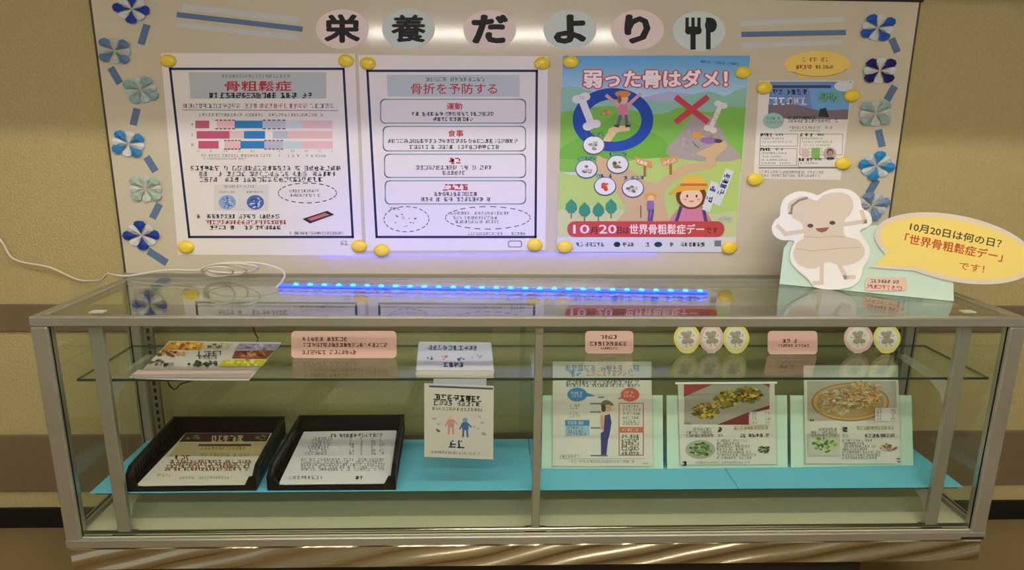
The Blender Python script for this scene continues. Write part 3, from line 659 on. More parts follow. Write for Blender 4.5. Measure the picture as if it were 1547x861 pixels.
cp = [(p[0], p[1], max(p[2], TOP+.0045)) if p[1] < YR+.03 else p for p in catmull(pts, 6, False)]
cordmb = MB().tube(cp, .0032, 8)
for k, (cx, cy, rx, ry) in enumerate(((338, 408, 34, 9), (350, 405, 40, 8), (330, 410, 22, 8))):
    loop = [tuple(P(cx+rx*math.cos(t), cy+ry*math.sin(t)*.9, upright(-.15-.01*k+.03*math.sin(t)))) for t in [2*math.pi*i/26 for i in range(27)]]
    cordmb.tube([(p[0], p[1], max(p[2], TOP+.0045)) for p in loop], .003, 7)
cord = tag(cordmb.build('power_cord', CORDM, None, True), 'thin white power cord looped behind the case and leading to the light strip', 'cord')
blk = [tuple(P(x, y, upright(-.02))) for x, y in ((378, 470), (384, 500), (386, 520), (330, 560), (290, 575), (273, 580), (265, 588), (256, 582), (254, 570), (258, 540))]
tag(MB().tube(catmull(blk, 5, False), .0025, 6).build('black_cable', M('#1a1917', .5), None, True), 'thin black cable hanging on the wall behind the case', 'cable')

# ------------------------------------------------------------ bone standee on the glass top
A = P(1178, 429, horiz(TOP+.0012)); B = P(1441, 455, horiz(TOP+.0012))
SP = leaning(A, B, 6)
MINT = M('#c6decd', .7, noise=.05, nscale=15)
st = empty('bone_standee', (A+B)/2, 'mint card standee with smiling bone cutout and big yellow speech bubble', 'standee')
ZX = lambda v: 1100+v/3.46; ZY = lambda v: 260+v/3.46
card('backing_card', [(1177.5, 429), (1184, 375), (1200, 352), (1325, 340), (1440, 415), (1441, 455)], SP, .0025, MINT, st)
back = Vector((-(B-A).y, (B-A).x, 0)).normalized()
bq = [A+back*.006, B+back*.006, B+back*.10, A+back*.10]
MB().hexa(bq, [p+Vector((0, 0, .0025)) for p in bq]).build('base_flap', MINT, st)
for t in (.1, .9):                            # folded struts behind
    c = A.lerp(B, t); e_ = (B-A).normalized()*.0015; tp = c + back*.014 + Vector((0, 0, .085))
    MB().add([c+back*.008-e_+Vector((0,0,.003)), c+back*.095-e_+Vector((0,0,.003)), tp-e_, c+back*.008+e_+Vector((0,0,.003)), c+back*.095+e_+Vector((0,0,.003)), tp+e_], [(0,1,2), (5,4,3), (0,3,4,1), (1,4,5,2), (2,5,3,0)]).build('strut', MINT, st)
BP = shift(SP, .006)
outl = [(300,130),(370,100),(440,110),(470,120),(520,95),(590,85),(650,100),(690,140),(700,185),(740,215),(752,260),(730,285),(690,310),(720,360),(740,400),(735,450),(705,500),(690,560),(640,600),(540,614),(450,600),(420,560),(360,510),(325,460),(330,400),(345,360),(280,355),(240,330),(228,290),(245,250),(270,230),(275,180)]
BODY = [(310,190),(330,150),(400,125),(460,150),(500,120),(570,105),(630,120),(655,170),(640,220),(610,250),(610,330),(680,355),(715,410),(690,460),(600,490),(520,470),(450,505),(370,485),(340,430),(360,370),(395,340),(385,270),(340,240)]
SKIN = '#d8cab8'
def bonefig(pr, fx, fy, big=True, c=SKIN):
    pr.poly([(fx(a_), fy(b_)) for a_, b_ in catmull(BODY, 4)], c)
    for ln in ([(385, 310), (300, 322), (262, 285)], [(612, 272), (715, 258), (700, 208)], [(490, 480), (488, 578), (452, 580)], [(575, 470), (615, 550), (655, 548)]):
        pr.line([(fx(a_), fy(b_)) for a_, b_ in ln], abs(fx(22)-fx(0)), c)
    if big:
        for ln in ([(330, 205), (335, 175), (370, 148), (410, 136)],): pr.line([(fx(a_), fy(b_)) for a_, b_ in ln], 3.4, '#8f8779')
        pr.poly([(fx(325+13*math.cos(t)), fy(215+6*math.sin(t))) for t in [k*.6 for k in range(10)]], '#8f8779')
        pr.line([(fx(395), fy(335)), (fx(470), fy(342)), (fx(540), fy(335)), (fx(608), fy(338))], .8, '#b3a38c'); pr.line([(fx(355), fy(400)), (fx(440), fy(412)), (fx(560), fy(400)), (fx(690), fy(392))], .8, '#b3a38c')
    for ex, ey in ((430, 280), (545, 265)): pr.poly([(fx(ex+16*math.cos(t)), fy(ey+11*math.sin(t))) for t in [2*math.pi*k/10 for k in range(10)]], '#5b4a48')
    pr.poly([(fx(456), fy(294)), (fx(528), fy(288)), (fx(515), fy(308)), (fx(490), fy(316)), (fx(468), fy(309))], '#9a5a55')
cut = card('bone_cutout', [(ZX(a_), ZY(b_)) for a_, b_ in catmull(outl, 4)], BP, .0015, M('#efebe8', .6), st)
pr = Print(BP); bonefig(pr, ZX, ZY); pr.done('bone_figure', cut)
BBP = shift(SP, .004)
ang = 11
def rot(pts, cx, cy): 
    ca, sa = math.cos(math.radians(ang)), math.sin(math.radians(ang)); return [(cx+x*ca-y*sa, cy+x*sa+y*ca) for x, y in pts]
def bubble(rx, ry, tail):
    o_ = []
    for x, y in rot(ell(0, 0, rx, ry, 56), 1443, 375):
        o_.append((x, y))
    # open the outline where the tail leaves it
    i0 = min(range(56), key=lambda i: math.hypot(o_[i][0]-1338, o_[i][1]-388)); i1 = min(range(56), key=lambda i: math.hypot(o_[i][0]-1382, o_[i][1]-408))
    lo, hi = sorted((i0, i1)); return o_[:lo+1]+[tail]+o_[hi:]
bb = card('speech_bubble', bubble(124, 50, (1312, 404)), BBP, .0015, M('#dccfbd', .7), st)
pr = Print(BBP); pr.poly(bubble(116, 43, (1322, 401)), '#f0d676')
pr.text('10月20日は何の日？', 1444, 355, 140, 13, '#4a4426', .02, 11); pr.text('「世界骨粗鬆症デー」', 1441, 374, 150, 15, '#bf5527', .02, 11); pr.text('です！', 1468, 404, 38, 11, '#c06a2c', .02, 9); pr.done('bubble_text', bb)
lb = card('pink_label', rrect(1307, 419, 1370, 439, 4), shift(SP, .0035), .001, M('#e3c2b2', .7), st)
pr = Print(shift(SP, .0036)); pr.scrib(1315, 424, 1362, 426, 5, '#5a4a44', .2); pr.scrib(1308, 432, 1366, 436, 6, '#a8564a', .2); pr.done('label_text', lb)

# ------------------------------------------------------------ things on the glass shelf
SH = horiz(S1+.0006)
def onshelf(x, y): return P(x, y, SH)
# food flyer lying flat
FP = horiz(S1+.0025)
o = tag(card('food_flyer', [(203, 571), (297, 574), (376, 574), (425, 517), (256, 515)], FP, .0018, M('#d9d3c9', .45)), 'glossy flyer with food photographs lying on the glass shelf', 'flyer')
pr = Print(FP); X = lambda v: 160+v/3.075; Y = lambda v: 480+v/3.075
pr.poly([(X(300), Y(112)), (X(455), Y(115)), (X(440), Y(150)), (X(255), Y(150))], '#d89a2c'); pr.blobs(X(370), Y(130), 26, 5, 40, ['#e3b02f', '#c96a26', '#f0d26a', '#b5482b'], 1.5, 4)
pr.poly([(X(460), Y(118)), (X(590), Y(120)), (X(570), Y(148)), (X(440), Y(148))], '#c9b79a'); pr.blobs(X(515), Y(132), 18, 4, 22, ['#8b7346', '#d8cba8', '#5e6b3a'], 1.2, 3)
pr.poly([(X(620), Y(120)), (X(815), Y(122)), (X(790), Y(148)), (X(600), Y(148))], '#9a97b5'); pr.blobs(X(700), Y(136), 30, 4, 24, ['#b09ac0', '#c7c0d6', '#7a6a8a'], 1.2, 3)
pr.blobs(X(310), Y(167), 22, 4, 26, ['#a86f3a', '#7b4a24', '#d0a060'], 1.5, 3.5)
pr.poly([(X(600), Y(155)), (X(785), Y(152)), (X(745), Y(192)), (X(585), Y(190))], '#7a3f22'); pr.blobs(X(680), Y(172), 26, 5, 24, ['#a85a30', '#5c2c18', '#c98a50'], 1.5, 4)
pr.poly([(X(545), Y(198)), (X(755), Y(194)), (X(725), Y(228)), (X(522), Y(230))], '#c9bf2c'); pr.blobs(X(640), Y(212), 28, 4, 20, ['#d8d04a', '#a8a024', '#e6e07a'], 1.5, 3)
pr.blobs(X(450), Y(215), 24, 4, 30, ['#3c4a30', '#5c5a40', '#2c3026'], 1.4, 3); pr.blobs(X(255), Y(213), 20, 4, 26, ['#3a352c', '#6a5a44', '#b08a80'], 1.4, 3)
pr.scrib(X(420), Y(170), X(560), Y(168), 8, '#3a3a40', .14); pr.scrib(X(430), Y(185), X(540), Y(185), 6, '#6a6a70', .14)
pr.poly([(X(150), Y(245)), (X(700), Y(242)), (X(680), Y(262)), (X(120), Y(268))], '#dcc2b5'); pr.poly([(X(122), Y(266)), (X(680), Y(262)), (X(665), Y(284)), (X(105), Y(282))], '#b5a69c'); pr.done('food_print', o)
# upright cards
def stand_card(name, outline, mat, base, label, cat, group, lift=0, edge_=None, deg=8):
    a_ = onshelf(base[0], base[1]+lift); b_ = onshelf(base[2], base[1]+lift); pl_ = leaning(a_, b_, deg)
    o_ = card(name, outline, pl_, .0015, mat); tag(o_, label, cat, group); return o_, pl_
PINK = M('#e6b7ad', .65)
def strut(o_, x, y, lift=0, hgt=.05):
    c = onshelf(x, y+lift); MB().add([(c.x-.012, c.y+.004, S1+.0012), (c.x+.012, c.y+.004, S1+.0012), (c.x+.012, c.y+.045, S1+.0012), (c.x-.012, c.y+.045, S1+.0012),
        (c.x-.012, c.y+.008, S1+hgt), (c.x+.012, c.y+.008, S1+hgt)], [(3,2,1,0), (0,1,5,4), (1,2,5), (2,3,4,5), (3,0,4)]).build('easel_back', M('#d8d4c6', .6), o_)
for (x0, y0, x1, y1), lines, lb in (((440, 500, 599, 541), ((512, 456, 530, 6), (521, 458, 592, 6), (532, 456, 540, 6)), 'wide pink notice card with three text lines on the glass shelf'),
        ((884, 500, 957, 534), ((509, 907, 935, 6), (519, 891, 952, 6), (526, 905, 935, 3)), 'small pink card with text lines beside the trio of bone discs'),
        ((1160, 500, 1235, 535), ((515, 1181, 1215, 6), (522, 1172, 1224, 4)), 'small pink card between the trio and the pair of bone discs')):
    o, pl_ = stand_card('notice_card', rrect(x0, y0, x1, y1, 6), PINK, (x0, y1, x1), lb, 'card', 'pink cards on the glass shelf')
    pr = Print(pl_)
    for yy, a_, b_, h in lines: pr.scrib(a_, yy, b_, yy, h, '#5a2f2c', .2)
    pr.done('card_text', o)
    for xx in ((x0+35, x1-35) if x1-x0 > 100 else ((x0+x1)/2,)): strut(o, xx, y1)
YEL, PNK = '#e3d678', '#e3b8b8'
for i, (x, rx, c, lb) in enumerate(((1038, 20, YEL, 'yellow rimmed paper disc with bone figure beginning the trio on the shelf'), (1075, 18.5, PNK, 'pink rimmed bone disc in the middle of the trio'), (1112, 20, YEL, 'yellow rimmed bone disc ending the trio beside a pink card'),
        (1297, 22, PNK, 'pink rimmed bone disc of the pair above the noodle poster'), (1340, 20.5, YEL, 'yellow rimmed bone disc of the pair above the noodle poster'))):
    cy = 511; ry = 21.5
    outline = ell(x, cy, rx, ry, 30)
    if c == YEL: outline = [(q if not (q[1] > cy+17) else (q[0], q[1]+1.5)) for q in outline]
    o, pl_ = stand_card('bone_disc', outline, M(c, .65), (x-8, cy+ry, x+8), lb, 'paper disc', 'bone discs on the glass shelf', 2)
    pr = Print(pl_); pr.poly(ell(x, cy, rx-4.5, ry-5, 26), '#e3ddd3')
    s_ = .050; bonefig(pr, lambda v: x+(v-505)*s_, lambda v: cy+(v-330)*s_, False, '#a59a8c'); pr.done('bone_figure', o)
    strut(o, x, cy+ry, 2, .04)
# stack of leaflets
def leaf(q, z0, z1, mat, name, parent=None):
    return MB().hexa([Vector((p.x, p.y, z0)) for p in q], [Vector((p.x, p.y, z1)) for p in q]).build(name, mat, parent)
zt = S1+.022
q = [P(x, y, horiz(zt)) for x, y in ((629, 558), (745, 559), (741, 517), (633, 516))]
stk = empty('leaflet_stack', ((q[0]+q[2])/2).xy.to_3d()+Vector((0, 0, S1)), 'thick stack of white leaflets on the glass shelf edge', 'leaflets')
nl = 9
for k in range(nl):
    z0 = S1+.0005+(zt-S1-.0005)*k/nl; z1 = S1+.0005+(zt-S1-.0005)*(k+.93)/nl
    dx, dy = (random.uniform(-.003, .003), random.uniform(-.002, .002)) if k < nl-1 else (0, 0)
    leaf([p+Vector((dx, dy, 0)) for p in q], z0, z1, M('#d3cfc6' if k < nl-1 else '#dddce0', .6), 'leaflet', stk)
ZT = horiz(zt); pr = Print(ZT); pr.scrib(646, 525, 722, 526, 7, '#3d4a70', .2); pr.blobs(650, 541, 5, 3, 6, ['#4a5a7a'], 1, 2); pr.blobs(672, 539, 4, 4, 6, ['#c98a8a'], 1, 2); pr.blobs(697, 542, 6, 3, 7, ['#4a6aa0'], 1, 2); pr.blobs(720, 539, 8, 3, 6, ['#a8a8b0'], 1, 1.6); pr.scrib(670, 551, 706, 551, 7, '#33406a', .24); pr.done('top_print', stk)
# leaflet hanging below the shelf edge
HP = upright(SY0-.002)
o = tag(card('hanging_leaflet', [(641, 579), (746, 583), (745, 694), (641, 690)], HP, .001, M('#c9c7bf', .6)), 'pale leaflet hanging from the glass shelf front edge', 'leaflet')
zt2 = P(693, 580, HP).z
MB().box(P(655, 580, HP).x, P(735, 580, HP).x, SY0-.0016, SY0-.0003, zt2-.012, S1-.001).build('tape', M('#aab4c0', .3), o)
pr = Print(HP); X = lambda v: 600+v/3.3125; Y = lambda v: 480+v/3.3125
pr.line([(X(165), Y(343)), (X(475), Y(355))], 3, '#4a5068'); pr.scrib(X(182), Y(395), X(435), Y(408), 9, '#23283c', .22); pr.scrib(X(182), Y(424), X(435), Y(432), 7, '#33384a', .2); pr.scrib(X(175), Y(453), X(440), Y(462), 5, '#55555c')
for x, y, c in ((180, 498, '#a8a8a4'), (215, 528, '#a8a8a4'), (195, 567, '#4a5668'), (400, 493, '#9a9ca0'), (430, 525, '#a0a4a0'), (398, 548, '#77777c'), (435, 580, '#8f9498')): pr.blobs(X(x), Y(y), 4, 2.5, 5, [c, '#c4c2ba'], 1, 2.4)
for x, y, c in ((268, 535, '#c98f88'), (340, 550, '#3a68a0')):
    pr.poly(ell(X(x), Y(y-38), 4, 4, 12), '#d8b8a4' if x < 300 else '#7a9ac0'); pr.poly(rrect(X(x-16), Y(y-28), X(x+18), Y(y+12), 3), c); pr.line([(X(x-8), Y(y+8)), (X(x-10), Y(y+42))], 3, c); pr.line([(X(x+10), Y(y+8)), (X(x+12), Y(y+42))], 3, c); pr.line([(X(x-14), Y(y-20)), (X(x-26), Y(y+5))], 2, c); pr.line([(X(x+16), Y(y-20)), (X(x+30), Y(y-5))], 2, c)
pr.scrib(X(258), Y(630), X(370), Y(634), 12, '#33406a', .2); pr.scrib(X(170), Y(670), X(430), Y(682), 4, '#77777a'); pr.done('leaflet_print', o)

# ------------------------------------------------------------ black letter trays on the lower shelf
BLK = M('#0a0a0c', .4, spec=.25); BLK2 = M('#050506', .5, spec=.2)
def tray(fl, frt, br_, bl_, label):
    z0 = S2+.0006; zr = S2+.062; zf = S2+.030
    a_ = P(*fl, horiz(z0)); b_ = P(*frt, horiz(z0)); c_ = P(*br_, horiz(zr)); d_ = P(*bl_, horiz(zr))
    for v in (a_, b_, c_, d_): v.z = 0
    r = empty('letter_tray', ((a_+b_+c_+d_)/4)+Vector((0, 0, z0)), label, 'tray', 'black letter trays')
    up = lambda v, z: Vector((v.x, v.y, z))
    ux = (b_-a_).normalized(); T = .010
    MB().hexa([up(v, z0) for v in (a_, b_, c_, d_)], [up(v, z0+.004) for v in (a_, b_, c_, d_)]).build('base', BLK, r)
    # side walls: rise from front corner post, with slots
    for (f_, k_, s) in ((a_, d_, 1), (b_, c_, -1)):
        w_ = ux*(T*s)
        f1 = f_.lerp(k_, .10)
        wall = MB()
        wall.hexa([up(f_, z0+.004), up(k_, z0+.004), up(k_+w_, z0+.004), up(f_+w_, z0+.004)], [up(f_, z0+.012), up(k_, z0+.012), up(k_+w_, z0+.012), up(f_+w_, z0+.012)])
        wall.hexa([up(f1, zr-.012), up(k_, zr-.012), up(k_+w_, zr-.012), up(f1+w_, zr-.012)], [up(f1, zr), up(k_, zr), up(k_+w_, zr), up(f1+w_, zr)])
        wall.hexa([up(f_, z0+.012), up(f1, z0+.012), up(f1+w_, z0+.012), up(f_+w_, z0+.012)], [up(f_, zf+.012), up(f1, zr), up(f1+w_, zr), up(f_+w_, zf+.012)])
        so = wall.build('side_wall', BLK, r)
        n = 18
        for k in range(n):
            t0 = .11+.88*k/n; t1 = t0+.03; p_ = f_.lerp(k_, t0); q_ = f_.lerp(k_, t1)
            MB().hexa([up(p_+w_*.2, z0+.012), up(q_+w_*.2, z0+.012), up(q_+w_*.8, z0+.012), up(p_+w_*.8, z0+.012)], [up(p_+w_*.2, zr-.012), up(q_+w_*.2, zr-.012), up(q_+w_*.8, zr-.012), up(p_+w_*.8, zr-.012)]).build('slat', BLK, so)
    by = (a_-d_).normalized()*T
    MB().hexa([up(d_, z0+.004), up(c_, z0+.004), up(c_+by, z0+.004), up(d_+by, z0+.004)], [up(d_, zr), up(c_, zr), up(c_+by, zr), up(d_+by, zr)]).build('back_wall', BLK2, r)
    fy = (d_-a_).normalized()*.008
    lip = MB()
    lip.hexa([up(a_, z0+.004), up(b_, z0+.004), up(b_+fy, z0+.004), up(a_+fy, z0+.004)], [up(a_, z0+.010), up(b_, z0+.010), up(b_+fy, z0+.010), up(a_+fy, z0+.010)])
    for p_, s in ((a_, 1), (b_, -1)):
        e_ = p_+ux*(s*.035)
        lip.hexa([up(p_, z0+.010), up(e_, z0+.010), up(e_+fy, z0+.010), up(p_+fy, z0+.010)], [up(p_, zf+.010), up(p_+ux*s*.02, zf+.010), up(p_+ux*s*.02+fy, zf+.010), up(p_+fy, zf+.010)])
    lip.build('front_lip', BLK, r)
    return r
tray((190, 743), (388, 741), (430, 629), (262, 629), 'black letter tray holding a brown and cream leaflet')
tray((404, 741), (598, 740), (611, 626), (452, 627), 'black letter tray holding plain white printed sheets')
def sheets(corners, z, mat, label, n=4):
    q_ = [P(x, y, horiz(z)) for x, y in corners]
    cen = sum(q_, Vector())/4
    o_ = MB(); o_.hexa([Vector((p.x, p.y, S2+.0050)) for p in [cen+(v-cen)*.93 for v in q_]], [Vector((p.x, p.y, z-.0022)) for p in [cen+(v-cen)*.93 for v in q_]])
    for k in range(n):
        z1 = z-.0005*k; o_.hexa([Vector((p.x+.001*k, p.y-.0004*k, z1-.0004)) for p in q_], [Vector((p.x+.001*k, p.y-.0004*k, z1)) for p in q_])
    return tag(o_.build('printed_sheets', mat), label, 'paper')
ZP = S2+.016
o = sheets([(206, 733), (374, 731), (410, 654), (281, 654)], ZP, M('#dcd6c8', .6), 'cream and brown printed leaflet inside the black tray', 4)
HPz = horiz(ZP); pr = Print(HPz); X = lambda v: 160+v/3.075; Y = lambda v: 480+v/3.075
pr.poly([(X(372), Y(537)), (X(765), Y(537)), (X(745), Y(575)), (X(340), Y(577))], '#4f2a1c'); pr.blobs(X(400), Y(558), 9, 5, 9, ['#4a6a2c', '#6a8a3a'], 1.5, 3); pr.blobs(X(725), Y(560), 7, 4, 8, ['#4a6a2c', '#6a8a3a'], 1.5, 3); pr.scrib(X(490), Y(562), X(680), Y(560), 9, '#d8c8a8', .2)
pr.poly([(X(340), Y(583)), (X(742), Y(580)), (X(720), Y(640)), (X(290), Y(645))], '#cfc08a'); pr.rect(X(430), Y(588), X(675), Y(597), '#4a3a26'); pr.scrib(X(440), Y(607), X(650), Y(607), 5, '#7a6a40'); pr.scrib(X(320), Y(648), X(420), Y(648), 6, '#5a4a30', .22); pr.scrib(X(440), Y(637), X(680), Y(637), 5, '#a08a58')
for yy in (668, 680, 692, 704): pr.scrib(X(300-(yy-668)*.8), Y(yy), X(690-(yy-668)*.5), Y(yy), 5, '#8a6a4a', .2)
pr.poly([(X(235), Y(700)), (X(690), Y(700)), (X(680), Y(722)), (X(210), Y(722))], '#b5ab98') if False else None
pr.scrib(X(225), Y(733), X(310), Y(733), 5, '#c9a860'); pr.scrib(X(340), Y(745), X(600), Y(743), 4, '#a8a094'); pr.done('leaflet_print', o)
o = sheets([(421, 731), (587, 729), (598, 650), (459, 652)], ZP, M('#e2e1df', .6), 'white sheets of printed tables inside the black tray', 4)
pr = Print(HPz)
pr.scrib(X(1040), Y(548), X(1290), Y(546), 5, '#55565c', .22)
for k in range(6): yy = 562+k*14; pr.scrib(X(960-k*7), Y(yy), X(1060-k*6), Y(yy), 4.5, '#8a8a90'); [pr.scrib(X(xx), Y(yy), X(xx+26), Y(yy), 4, '#8f8f96') for xx in (1130, 1180, 1230, 1270)]
for yy in (660, 672, 684, 696, 706): pr.scrib(X(905), Y(yy), X(1300), Y(yy), 4, '#a09c98', .14, .8)
pr.scrib(X(850), Y(745), X(1015), Y(743), 5, '#88868a'); pr.scrib(X(1160), Y(744), X(1200), Y(744), 5, '#55555a', .24); pr.done('table_print', o)

# ------------------------------------------------------------ mint stands with posters
MINT2 = M('#c0dcc6', .65, noise=.04, nscale=10)
SPZ = horiz(S2+.0006)
def easel(bl_, br_, tl_, tr_, label, deg=17):
    a_ = P(*bl_, SPZ); b_ = P(*br_, SPZ); pl_ = leaning(a_, b_, deg)
    r = empty('poster_stand', (a_+b_)/2, label, 'stand', 'mint card poster stands')
    card('front_panel', [bl_, br_, tr_, tl_], pl_, .003, MINT2, r)
    ax = (b_-a_).normalized(); bk = Vector((-ax.y, ax.x, 0))
    top = P(*tl_, pl_); hgt = top.z - a_.z
    for t in (.04, .96):
        c = a_.lerp(b_, t); e_ = ax*.0015; hh = hgt*.9; la = math.tan(math.radians(deg))
        V = [c+bk*.006, c+bk*.13, c+bk*(hh*la+.006)+Vector((0, 0, hh))]
        V = [v-e_ for v in V]+[v+e_ for v in V]
        mesh_obj('side_wing', V, [(0,1,2), (5,4,3), (0,3,4,1), (1,4,5,2), (2,5,3,0)], MINT2, r)
    return pl_
def sleeve(o_, plane, q):
    card('clear_sleeve', q, shift(plane, .003), .0008, SLEEVE, o_, M('#c9d2cc', .2))
PAPER2 = M('#dedbd2', .55)
# exercise poster
pl_ = easel((818, 708), (1002, 708), (820, 597), (1001, 597), 'mint card stand holding the exercise poster')
pp = shift(pl_, .006)
o = tag(card('exercise_poster', [(835, 704), (986, 704), (984, 546), (835, 546)], pp, .001, PAPER2), 'white poster of a standing figure in blue overalls on mint stand', 'poster', 'posters on mint stands')
X = lambda v: 800+v/3.445; Y = lambda v: 480+v/3.445
pr = Print(pp); pr.scrib(X(185), Y(262), X(585), Y(262), 9, '#5f8fc8', .2); pr.scrib(X(205), Y(288), X(275), Y(288), 9, '#3f7fc8', .26); pr.scrib(X(290), Y(288), X(560), Y(288), 8, '#8796a8', .2)
for yy in (322, 337, 352): pr.scrib(X(190), Y(yy), X(580), Y(yy), 4.5, '#4a4a50', .2)
pr.done('title', o)
pr = Print(pp)
pr.poly(ell(X(248), Y(400), 15, 10.5), '#2b83c4'); pr.poly([(X(285), Y(385)), (X(345), Y(407)), (X(285), Y(412))], '#2b83c4'); pr.scrib(X(215), Y(390), X(285), Y(390), 4, '#cfe0ee'); pr.scrib(X(215), Y(406), X(280), Y(406), 4, '#cfe0ee')
pr.poly(ell(X(523), Y(400), 14, 10.5), '#cf5a4c'); pr.poly([(X(485), Y(405)), (X(455), Y(425)), (X(495), Y(420))], '#cf5a4c'); pr.scrib(X(490), Y(388), X(560), Y(388), 4, '#f0d8d0'); pr.scrib(X(490), Y(406), X(555), Y(406), 4, '#f0d8d0')
pr.line([(X(466), Y(445)), (X(592), Y(445)), (X(592), Y(715)), (X(466), Y(715))], 1.4, '#b5605a', True); pr.rect(X(466), Y(568), X(592), Y(598), '#cf6a58')
for yy in (460, 478, 498, 520, 540, 552): pr.scrib(X(485), Y(yy), X(580), Y(yy), 4, '#55555a')
pr.scrib(X(480), Y(583), X(580), Y(583), 4, '#f0d8d0')
for yy in range(615, 708, 13): pr.scrib(X(478), Y(yy), X(582), Y(yy), 4.4, '#5f604c', .2)
for yy in (455, 470, 495, 510): pr.scrib(X(210), Y(yy), X(265), Y(yy), 4, '#8a7a74')
pr.rect(X(185), Y(532), X(312), Y(615), '#9fc6dc'); pr.rect(X(185), Y(532), X(312), Y(562), '#2f86c0'); pr.scrib(X(195), Y(547), X(300), Y(547), 5, '#cfe0ee')
for yy in (572, 590, 604): pr.scrib(X(195), Y(yy), X(295), Y(yy), 4, '#3a4a5a')
for x0, x1, yy in ((318, 372, 447), (318, 370, 490), (322, 372, 573), (322, 372, 717), (360, 385, 414)): pr.line([(X(x0), Y(yy)), (X(x1), Y(yy))], 2, '#3a6a98')
pr.done('diagram', o)
pr = Print(pp)
pr.poly(ell(X(404), Y(465), 7, 8), '#d8b090'); pr.poly(catmull([(X(372), Y(462)), (X(378), Y(436)), (X(405), Y(428)), (X(432), Y(445)), (X(436), Y(458)), (X(405), Y(452))], 3), '#6d6a58'); pr.poly(ell(X(385), Y(470), 3.5, 6), '#4a3428'); pr.line([(X(427), Y(478)), (X(436), Y(478))], 2, '#e0b898')
pr.poly([(X(368), Y(495)), (X(395), Y(488)), (X(412), Y(510)), (X(408), Y(590)), (X(372), Y(590)), (X(362), Y(540))], '#e3cdb8'); pr.poly([(X(390), Y(508)), (X(418), Y(500)), (X(427), Y(545)), (X(418), Y(600)), (X(408), Y(640)), (X(400), Y(712)), (X(372), Y(714)), (X(370), Y(600)), (X(385), Y(590))], '#2b2f7c'); pr.line([(X(370), Y(717)), (X(402), Y(717))], 2.4, '#8a5a40'); pr.line([(X(376), Y(515)), (X(378), Y(575))], 4, '#c9a08a')
pr.scrib(X(155), Y(722), X(262), Y(718), 4, '#55555a'); pr.line([(X(155), Y(733)), (X(600), Y(733))], .7, '#9a9a98'); pr.scrib(X(215), Y(746), X(560), Y(748), 4, '#77777a'); pr.scrib(X(590), Y(757), X(625), Y(757), 3, '#77777a'); pr.done('figure_print', o)
sleeve(o, pp, [(833, 706), (988, 706), (986, 543), (832, 543)])
# rice-dish poster
pl_ = easel((1008, 708), (1190, 706), (1007, 597), (1189, 597), 'mint card stand holding the red banded recipe poster')
pp = shift(pl_, .006)
o = tag(card('dumpling_poster', [(1028, 702), (1173, 701), (1170, 578), (1024, 580)], pp, .001, PAPER2), 'recipe poster with three green and yellow patties over red bands', 'poster', 'posters on mint stands')
pr = Print(pp); pr.poly([(X(805), Y(345)), (X(1248), Y(340)), (X(1250), Y(470)), (X(985), Y(555)), (X(805), Y(555))], '#a8a498'); pr.poly([(X(803), Y(345)), (X(960), Y(343)), (X(803), Y(412))], '#a33a46'); pr.poly([(X(1205), Y(338)), (X(1250), Y(338)), (X(1250), Y(365))], '#a33a46')
pr.poly([(X(975), Y(557)), (X(1142), Y(490)), (X(1142), Y(557))], '#7f1f26'); pr.poly([(X(1150), Y(487)), (X(1250), Y(455)), (X(1250), Y(475)), (X(1190), Y(487))], '#7f1f26')
for cx, cy in ((918, 485), (1020, 425), (1140, 398)): pr.blobs(X(cx), Y(cy), 18, 11, 30, ['#6d7028', '#4f5a20'], 3, 5); pr.blobs(X(cx), Y(cy), 19, 12, 90, ['#c9a22a', '#5c6a20', '#8a8a2a', '#3a4318', '#d8bc4a', '#a86a20'], 1.2, 3)
pr.rect(X(1148), Y(490), X(1252), Y(556), '#c9c6bc'); [pr.scrib(X(1155), Y(yy), X(1190), Y(yy), 3.6, '#55555a') for yy in (497, 512, 526, 545)]; [pr.scrib(X(1222), Y(yy), X(1250), Y(yy), 3.6, '#55555a') for yy in (497, 526, 545)]
pr.poly(ell(X(888), Y(683), 22, 14), '#9aa08a'); pr.blobs(X(888), Y(683), 17, 10, 50, ['#3f6a2c', '#2c4a20', '#6a8f48', '#54803a'], 1.2, 3); pr.blobs(X(1218), Y(685), 9, 5, 26, ['#4a6a34', '#344a28', '#8a8a5a'], 1, 2); pr.done('food_print', o)
def recipe(pr, x0):
    pr.scrib(X(x0+850-850), Y(578), X(x0+105), Y(578), 4.4, '#76726a', .16); pr.scrib(X(x0-40), Y(596), X(x0+108), Y(596), 4.4, '#76726a', .16); pr.scrib(X(x0-40), Y(613), X(x0+108), Y(613), 4.4, '#76726a', .16)
    pr.scrib(X(x0+125), Y(580), X(x0+160), Y(576), 7, '#3a3436', .34); pr.scrib(X(x0+195), Y(572), X(x0+395), Y(570), 5, '#b09a5a', .2); pr.scrib(X(x0+125), Y(612), X(x0+165), Y(610), 4, '#66625c'); pr.scrib(X(x0+240), Y(612), X(x0+410), Y(609), 5, '#4a4644', .2)
    for k, L in enumerate((165, 120, 180, 150, 200, 210, 190)): yy = 637+k*15; pr.scrib(X(x0+122), Y(yy), X(x0+122+L), Y(yy), 3.6, '#7d7a72', .16)
pr = Print(pp); recipe(pr, 850); pr.scrib(X(860), Y(752), X(1150), Y(750), 3, '#8a8880'); pr.scrib(X(795), Y(755), X(818), Y(755), 6, '#22201e', .35); pr.scrib(X(800), Y(548), X(850), Y(548), 4, '#a8564a'); pr.done('recipe_text', o)
sleeve(o, pp, [(1026, 704), (1175, 703), (1173, 577), (1022, 578)])
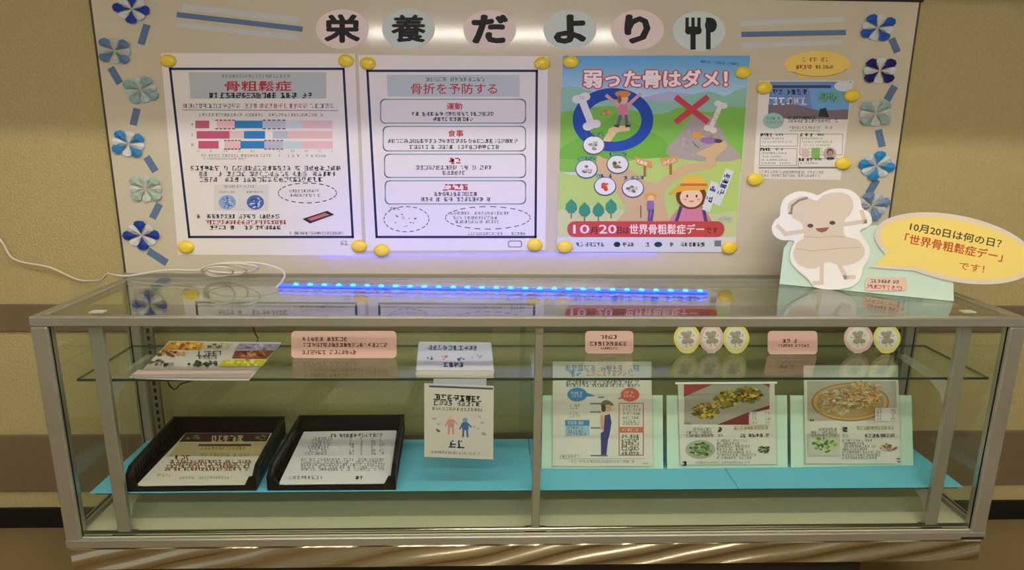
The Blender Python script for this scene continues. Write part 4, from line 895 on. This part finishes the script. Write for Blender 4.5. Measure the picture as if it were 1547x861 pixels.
sp_ = shift(pp, .0036); card('sleeve_edge_shine', [(1020, 580.5), (1174, 579.5), (1174, 576.5), (1020, 577.5)], sp_, .0004, M('#eef0ec', .2, spec=.6), o)  # white strip painted in for the shine along the sleeve's top weld
# noodle poster
pl_ = easel((1195, 706), (1380, 703), (1194, 597), (1377, 597), 'mint card stand holding the plated noodle poster')
pp = shift(pl_, .006)
o = tag(card('noodle_poster', [(1217, 700), (1360, 700), (1357, 552), (1214, 552)], pp, .001, PAPER2), 'recipe poster with a golden rimmed plate of noodles on mint stand', 'poster', 'posters on mint stands')
X = lambda v: 1000+v/3.445
pr = Print(pp); pr.poly([(X(755), Y(330)), (X(1220), Y(330)), (X(1222), Y(535)), (X(757), Y(537))], '#b9b2a2')
pr.poly(ell(X(980), Y(440), 59, 29, 44), '#a07a44'); pr.poly(ell(X(980), Y(438), 56, 27, 44), '#c9a76c'); pr.poly(ell(X(980), Y(440), 51, 24, 44), '#b08a50'); pr.poly(ell(X(982), Y(436), 47, 22, 44), '#b8975e')
def noodles(cx, cy, rx, ry, n, cols):
    for k in range(n):
        a0 = random.uniform(0, 6.28); dd = math.sqrt(random.random()); x_, y_ = cx+rx*dd*math.cos(a0), cy+ry*dd*math.sin(a0); r_ = random.uniform(3, 7); b0 = random.uniform(0, 6.28)
        pr.line([(x_+r_*math.cos(b0+j*.4), y_+r_*.7*math.sin(b0+j*.4)) for j in range(5)], random.uniform(1, 1.7), random.choice(cols))
noodles(X(925), Y(438), 30, 17, 190, ['#dccca4', '#c9b078', '#b8924e', '#e6dcc0', '#a88448']); noodles(X(1045), Y(398), 27, 19, 200, ['#cfa868', '#b58a50', '#dcc490', '#e6dab8'])
pr.blobs(X(930), Y(440), 24, 14, 22, ['#d8c8a0', '#c9b078', '#b8924e', '#7a8a4a', '#e3d8b8'], 1.4, 3.6); pr.blobs(X(1040), Y(400), 22, 13, 30, ['#c98a4a', '#d8a868', '#e0c090', '#b56a3c'], 1.2, 2.6); pr.blobs(X(960), Y(430), 30, 14, 18, ['#5a7a34', '#b84a30'], .8, 1.8)
pr.rect(X(1105), Y(468), X(1218), Y(537), '#cfccc2'); [pr.scrib(X(1112), Y(yy), X(1150), Y(yy), 3.6, '#55555a') for yy in (478, 492, 508, 524)]; [pr.scrib(X(1185), Y(yy), X(1214), Y(yy), 3.6, '#55555a') for yy in (478, 492, 508, 524)]
pr.rect(X(755), Y(605), X(922), Y(715), '#b5b5a4'); pr.blobs(X(845), Y(660), 19, 11, 55, ['#5a8a34', '#3f6a2c', '#8ab05a', '#a8c078'], 1.2, 3.2); pr.blobs(X(1175), Y(672), 13, 5, 30, ['#b08a5a', '#8a5a3a', '#c9b898', '#5a6a3a'], 1, 2.2); pr.done('food_print', o)
X = lambda v: 800+v/3.445
pr = Print(pp); recipe(pr, 1500); X = lambda v: 1000+v/3.445
pr.scrib(X(1215), Y(738), X(1245), Y(738), 6, '#22201e', .3); pr.scrib(X(765), Y(532), X(790), Y(532), 3, '#33302c', .3); pr.done('recipe_text', o)
sleeve(o, pp, [(1214, 703), (1362, 703), (1359, 549), (1212, 549)])
print('S1', S1, 'S2', S2, 'shelf y', SY0, SY1, SY2, 'board', bl, br, bz1, 'SHZ', SHZ, 'near', NEAR_Y, 'lampA', a, b, 'zap', zap)
